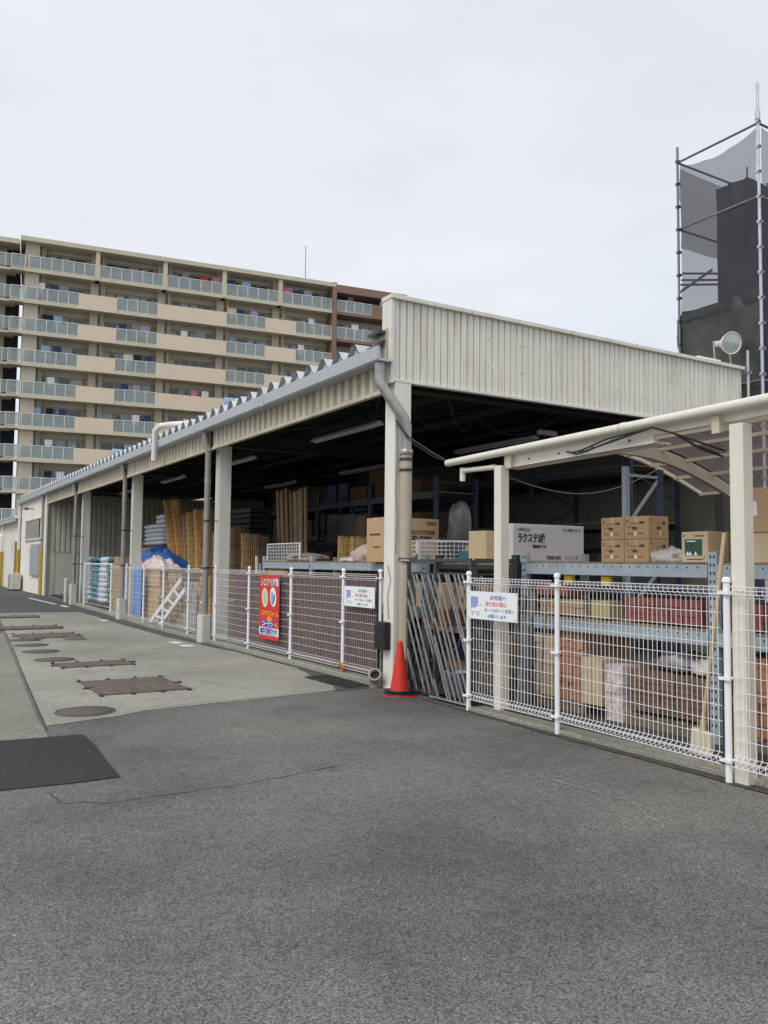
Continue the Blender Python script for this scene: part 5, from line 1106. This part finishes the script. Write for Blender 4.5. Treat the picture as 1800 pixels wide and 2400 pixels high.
# sack stacks behind the wide grid fence
for i, (a, e, m_, nm) in enumerate(((30.0, 31.4, WSACK, 'white and blue sacks, farthest of the row of four'), (28.75, 29.9, TEAL, 'teal sacks, second farthest of the row of four'), (27.6, 28.65, WSACK, 'white and blue sacks between the teal and the green stacks'), (26.3, 27.5, GSACK, 'dark green sacks, nearest of the row of four'))):
    t = thing('sack_stack', f'tall pallet stack of {nm}', 'sack stack', (6.5, (a+e)/2, gz(a)+.05), 0, 'sack stacks behind the wide grid fence')
    for j in range(9):
        c = blob(6.5+rr.uniform(-.03, .03), (a+e)/2, .24+j*.165, .38, (e-a)/2, .11, i*10+j, .12, 2.5, .8, 2, .5); c.build('sack', m_, t)
    b = MB(); [b.box(6.15, 6.9, a+(e-a)*q/4, a+(e-a)*(q+.6)/4, .12, .19) for q in range(4)]; b.build('pallet', PALLET, t)
for i, (y0, y1, z1, m_, nm) in enumerate(((25.1, 26.1, 1.75, CARD3, 'brown'), (24.5, 25.05, 1.5, CARD2, 'pale'))):
    stack(6.1, 6.7, y0, y1, .08, z1, 9, 3, m_, 'crate_stack', f'{nm} crate stack left of the third downpipe behind the fence', 'crate stack')
single(MB().box(5.93, 5.955, 22.3, 23.4, .15, 1.46), 'leaning_board', BOARDB, 'bright light blue board standing behind the fence beside the third column', 'board', bevel=.004)
# tarpaulin heap: crumpled sheet over boxes
def heap(x0, x1, y0, y1, z0, z1, seed, nu=26, nv=40, crump=.1):
    b = MB(); vs = []
    for j in range(nv+1):
        for i in range(nu+1):
            u, v = i/nu, j/nv; e = min(1, min(u, 1-u)*5)*min(1, min(v, 1-v)*6); f = .55+.45*fbm((u*2+seed, v*3, 0), 3)+.25*noise.ridged_multi_fractal(Vector((u*4+seed, v*6, 2)), 1, 2, 3, 1, 2)-.2
            vs.append((x0+(x1-x0)*u+crump*.5*fbm((u*5, v*8, seed)), y0+(y1-y0)*v+crump*.5*fbm((u*5, v*8, seed+4)), z0+(z1-z0)*e*max(.1, f)))
    b.add(vs, [(j*(nu+1)+i, j*(nu+1)+i+1, (j+1)*(nu+1)+i+1, (j+1)*(nu+1)+i) for j in range(nv) for i in range(nu)], True); return b
stack(6.15, 7.3, 21.3, 24.2, .06, 1.42, 6, 5, CARD, 'carton_stack', 'row of tan cartons behind the fence under the printed white sacks', 'carton stack', rnd_=1)
single(heap(6.3, 7.4, 21.2, 25.9, 1.4, 2.15, 3, crump=.16), 'tarpaulin', TARP, 'crumpled bright blue tarpaulin heaped on the goods right of the third column', 'tarpaulin')
single(heap(6.1, 6.75, 21.1, 23.9, 1.42, 1.85, 8, crump=.06), 'sack_pile', RWSACK, 'white sacks with red print piled in front of the blue tarpaulin', 'sacks')
t = thing('wrapped_bales', 'pale grey wrapped bales piled above the blue tarpaulin', 'bales', (7.6, 25.8, 1.9))
for k in range(5): blob(7.6, 26.0, 2.12+k*.13, .45, 1.25, .08, 40+k, .08, 2, .8, 2, .45).build('bale', FOAM, t)
for k in range(2): blob(7.6, 25.3, 2.78+k*.14, .4, .6, .085, 50+k, .08, 2, .8, 2, .45).build('bale', FOAM, t)
stack(7.2, 8.2, 24.5, 27.2, .06, 2.05, 7, 4, CARD3, 'carton_stack', 'dark carton stack carrying the pale grey wrapped bales', 'carton stack')
GUARDD = mat('dull_grey_parcel', (.33, .32, .3), .8, var=.25, scale=7); TAND = mat('dull_tan_carton', (.36, .26, .16), .8, var=.2, scale=5)
# clutter right behind the far fence
for i, (y0, y1, z1, m_, lb) in enumerate(((19.3, 20.4, 1.35, TAND, 'tan carton stack in front of the reed rolls'), (18.2, 19.2, 1.15, GUARDD, 'pale parcel stack in front of the short reed roll'), (17.3, 18.1, 1.3, CARD3, 'brown carton stack next to the second downpipe'), (16.75, 17.2, .8, GUARD, 'low grey stack by the second column'))):
    stack(6.1, 6.75, y0, y1, .06, z1, 6, 3, m_, 'carton_stack', lb, 'carton stack', rnd_=1)
t = thing('folding_trestle', 'white folding trestle propped behind the far fence near the reed rolls', 'trestle', (5.95, 20.8, .05))
for a, e in (((5.93, 21.4, .02), (5.95, 18.9, 1.2)), ((5.93, 20.5, .02), (5.95, 18.6, .98))): MB().bar(a, e, .03, .11).build('stringer', WHITE, t)
for k in range(4): q = .2+.2*k; MB().bar((5.94, 21.4-2.5*q, .02+1.18*q), (5.94, 20.5-1.9*q, .02+.96*q), .028, .05).build('rung', WHITE, t)
stack(6.1, 6.7, 14.6, 15.7, .06, 1.1, 7, 2, GUARDD, 'parcel_stack', 'white and grey parcel stack behind the fence by the second column', 'parcel stack', rnd_=1)
for i, (y, h_, m_) in enumerate(((15.55, 1.75, GUARD), (15.35, 1.6, GALV), (15.9, 1.5, REED2), (15.15, 1.6, BLOCKB))):
    single(MB().tube([(6.5, y, .06), (6.45, y+.05, h_)], .035, 10), 'pipe_roll', m_, ('pale', 'grey', 'tan', 'brown')[i]+' upright tube leaning between the second column and the left rack upright', 'tube', bevel=0)
# goods on the long rack, lower shelf (seen through gaps) and bright carton under its left end
single(MB().box(6.35, 6.9, 14.0, 14.8, 1.02, 1.5), 'carton', mat('orange_net_carton', (.6, .28, .08), .8, var=.3, scale=30), 'orange netted carton just below the beam above the red banner', 'carton', bevel=.01)
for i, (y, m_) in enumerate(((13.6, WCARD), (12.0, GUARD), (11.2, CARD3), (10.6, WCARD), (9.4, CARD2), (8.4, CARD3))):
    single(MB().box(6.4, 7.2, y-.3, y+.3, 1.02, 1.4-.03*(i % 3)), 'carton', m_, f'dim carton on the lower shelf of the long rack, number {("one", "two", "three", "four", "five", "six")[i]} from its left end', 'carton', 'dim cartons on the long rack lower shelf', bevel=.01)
# cartons on the back racks
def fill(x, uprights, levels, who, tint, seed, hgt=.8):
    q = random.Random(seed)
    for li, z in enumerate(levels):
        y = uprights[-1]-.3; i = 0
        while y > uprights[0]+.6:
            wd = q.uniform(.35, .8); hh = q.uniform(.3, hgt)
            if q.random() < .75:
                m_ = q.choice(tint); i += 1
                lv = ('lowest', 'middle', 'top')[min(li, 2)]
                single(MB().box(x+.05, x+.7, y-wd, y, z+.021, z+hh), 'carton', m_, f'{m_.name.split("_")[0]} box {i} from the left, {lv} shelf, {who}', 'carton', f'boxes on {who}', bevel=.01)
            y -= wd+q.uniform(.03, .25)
DIM = [mat('brown_shaded_carton', (.14, .09, .05), .85), mat('dark_brown_carton', (.08, .05, .03), .85), mat('grey_shaded_carton', (.13, .13, .12), .85), mat('black_tray', (.03, .03, .035), .6), mat('tan_shaded_carton', (.2, .15, .09), .85), NAVYC]  # goods coloured darker to put the deep shade of the shed into them
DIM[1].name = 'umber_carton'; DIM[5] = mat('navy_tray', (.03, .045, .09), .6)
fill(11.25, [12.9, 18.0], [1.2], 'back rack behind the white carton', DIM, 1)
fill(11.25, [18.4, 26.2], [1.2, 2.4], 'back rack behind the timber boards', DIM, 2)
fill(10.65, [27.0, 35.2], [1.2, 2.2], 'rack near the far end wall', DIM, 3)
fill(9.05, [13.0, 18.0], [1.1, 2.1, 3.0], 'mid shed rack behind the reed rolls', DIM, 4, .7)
# dead leaves and litter at the fence foot
rl = random.Random(12)
for i in range(26):
    y = rl.uniform(3.6, 7.4) if i < 16 else rl.uniform(9.6, 22); x = (5.45 if y < 8 else 5.6)+rl.uniform(-.15, .1)
    a_ = rl.uniform(0, 6.3); s_ = rl.uniform(.012, .03)
    b = MB(); b.add([(x+s_*math.cos(a_), y+s_*math.sin(a_), gz(y)+.012), (x+s_*.5*math.cos(a_+1.6), y+s_*.5*math.sin(a_+1.6), gz(y)+.02), (x-s_*math.cos(a_), y-s_*math.sin(a_), gz(y)+.01), (x+s_*.5*math.cos(a_-1.6), y+s_*.5*math.sin(a_-1.6), gz(y)+.014)], [(0, 1, 2), (0, 2, 3)])
    single(b, 'dead_leaf', LEAF, 'tiny brown dead leaf on the ground at the fence foot', 'leaf', 'dead leaves at the fence foot')
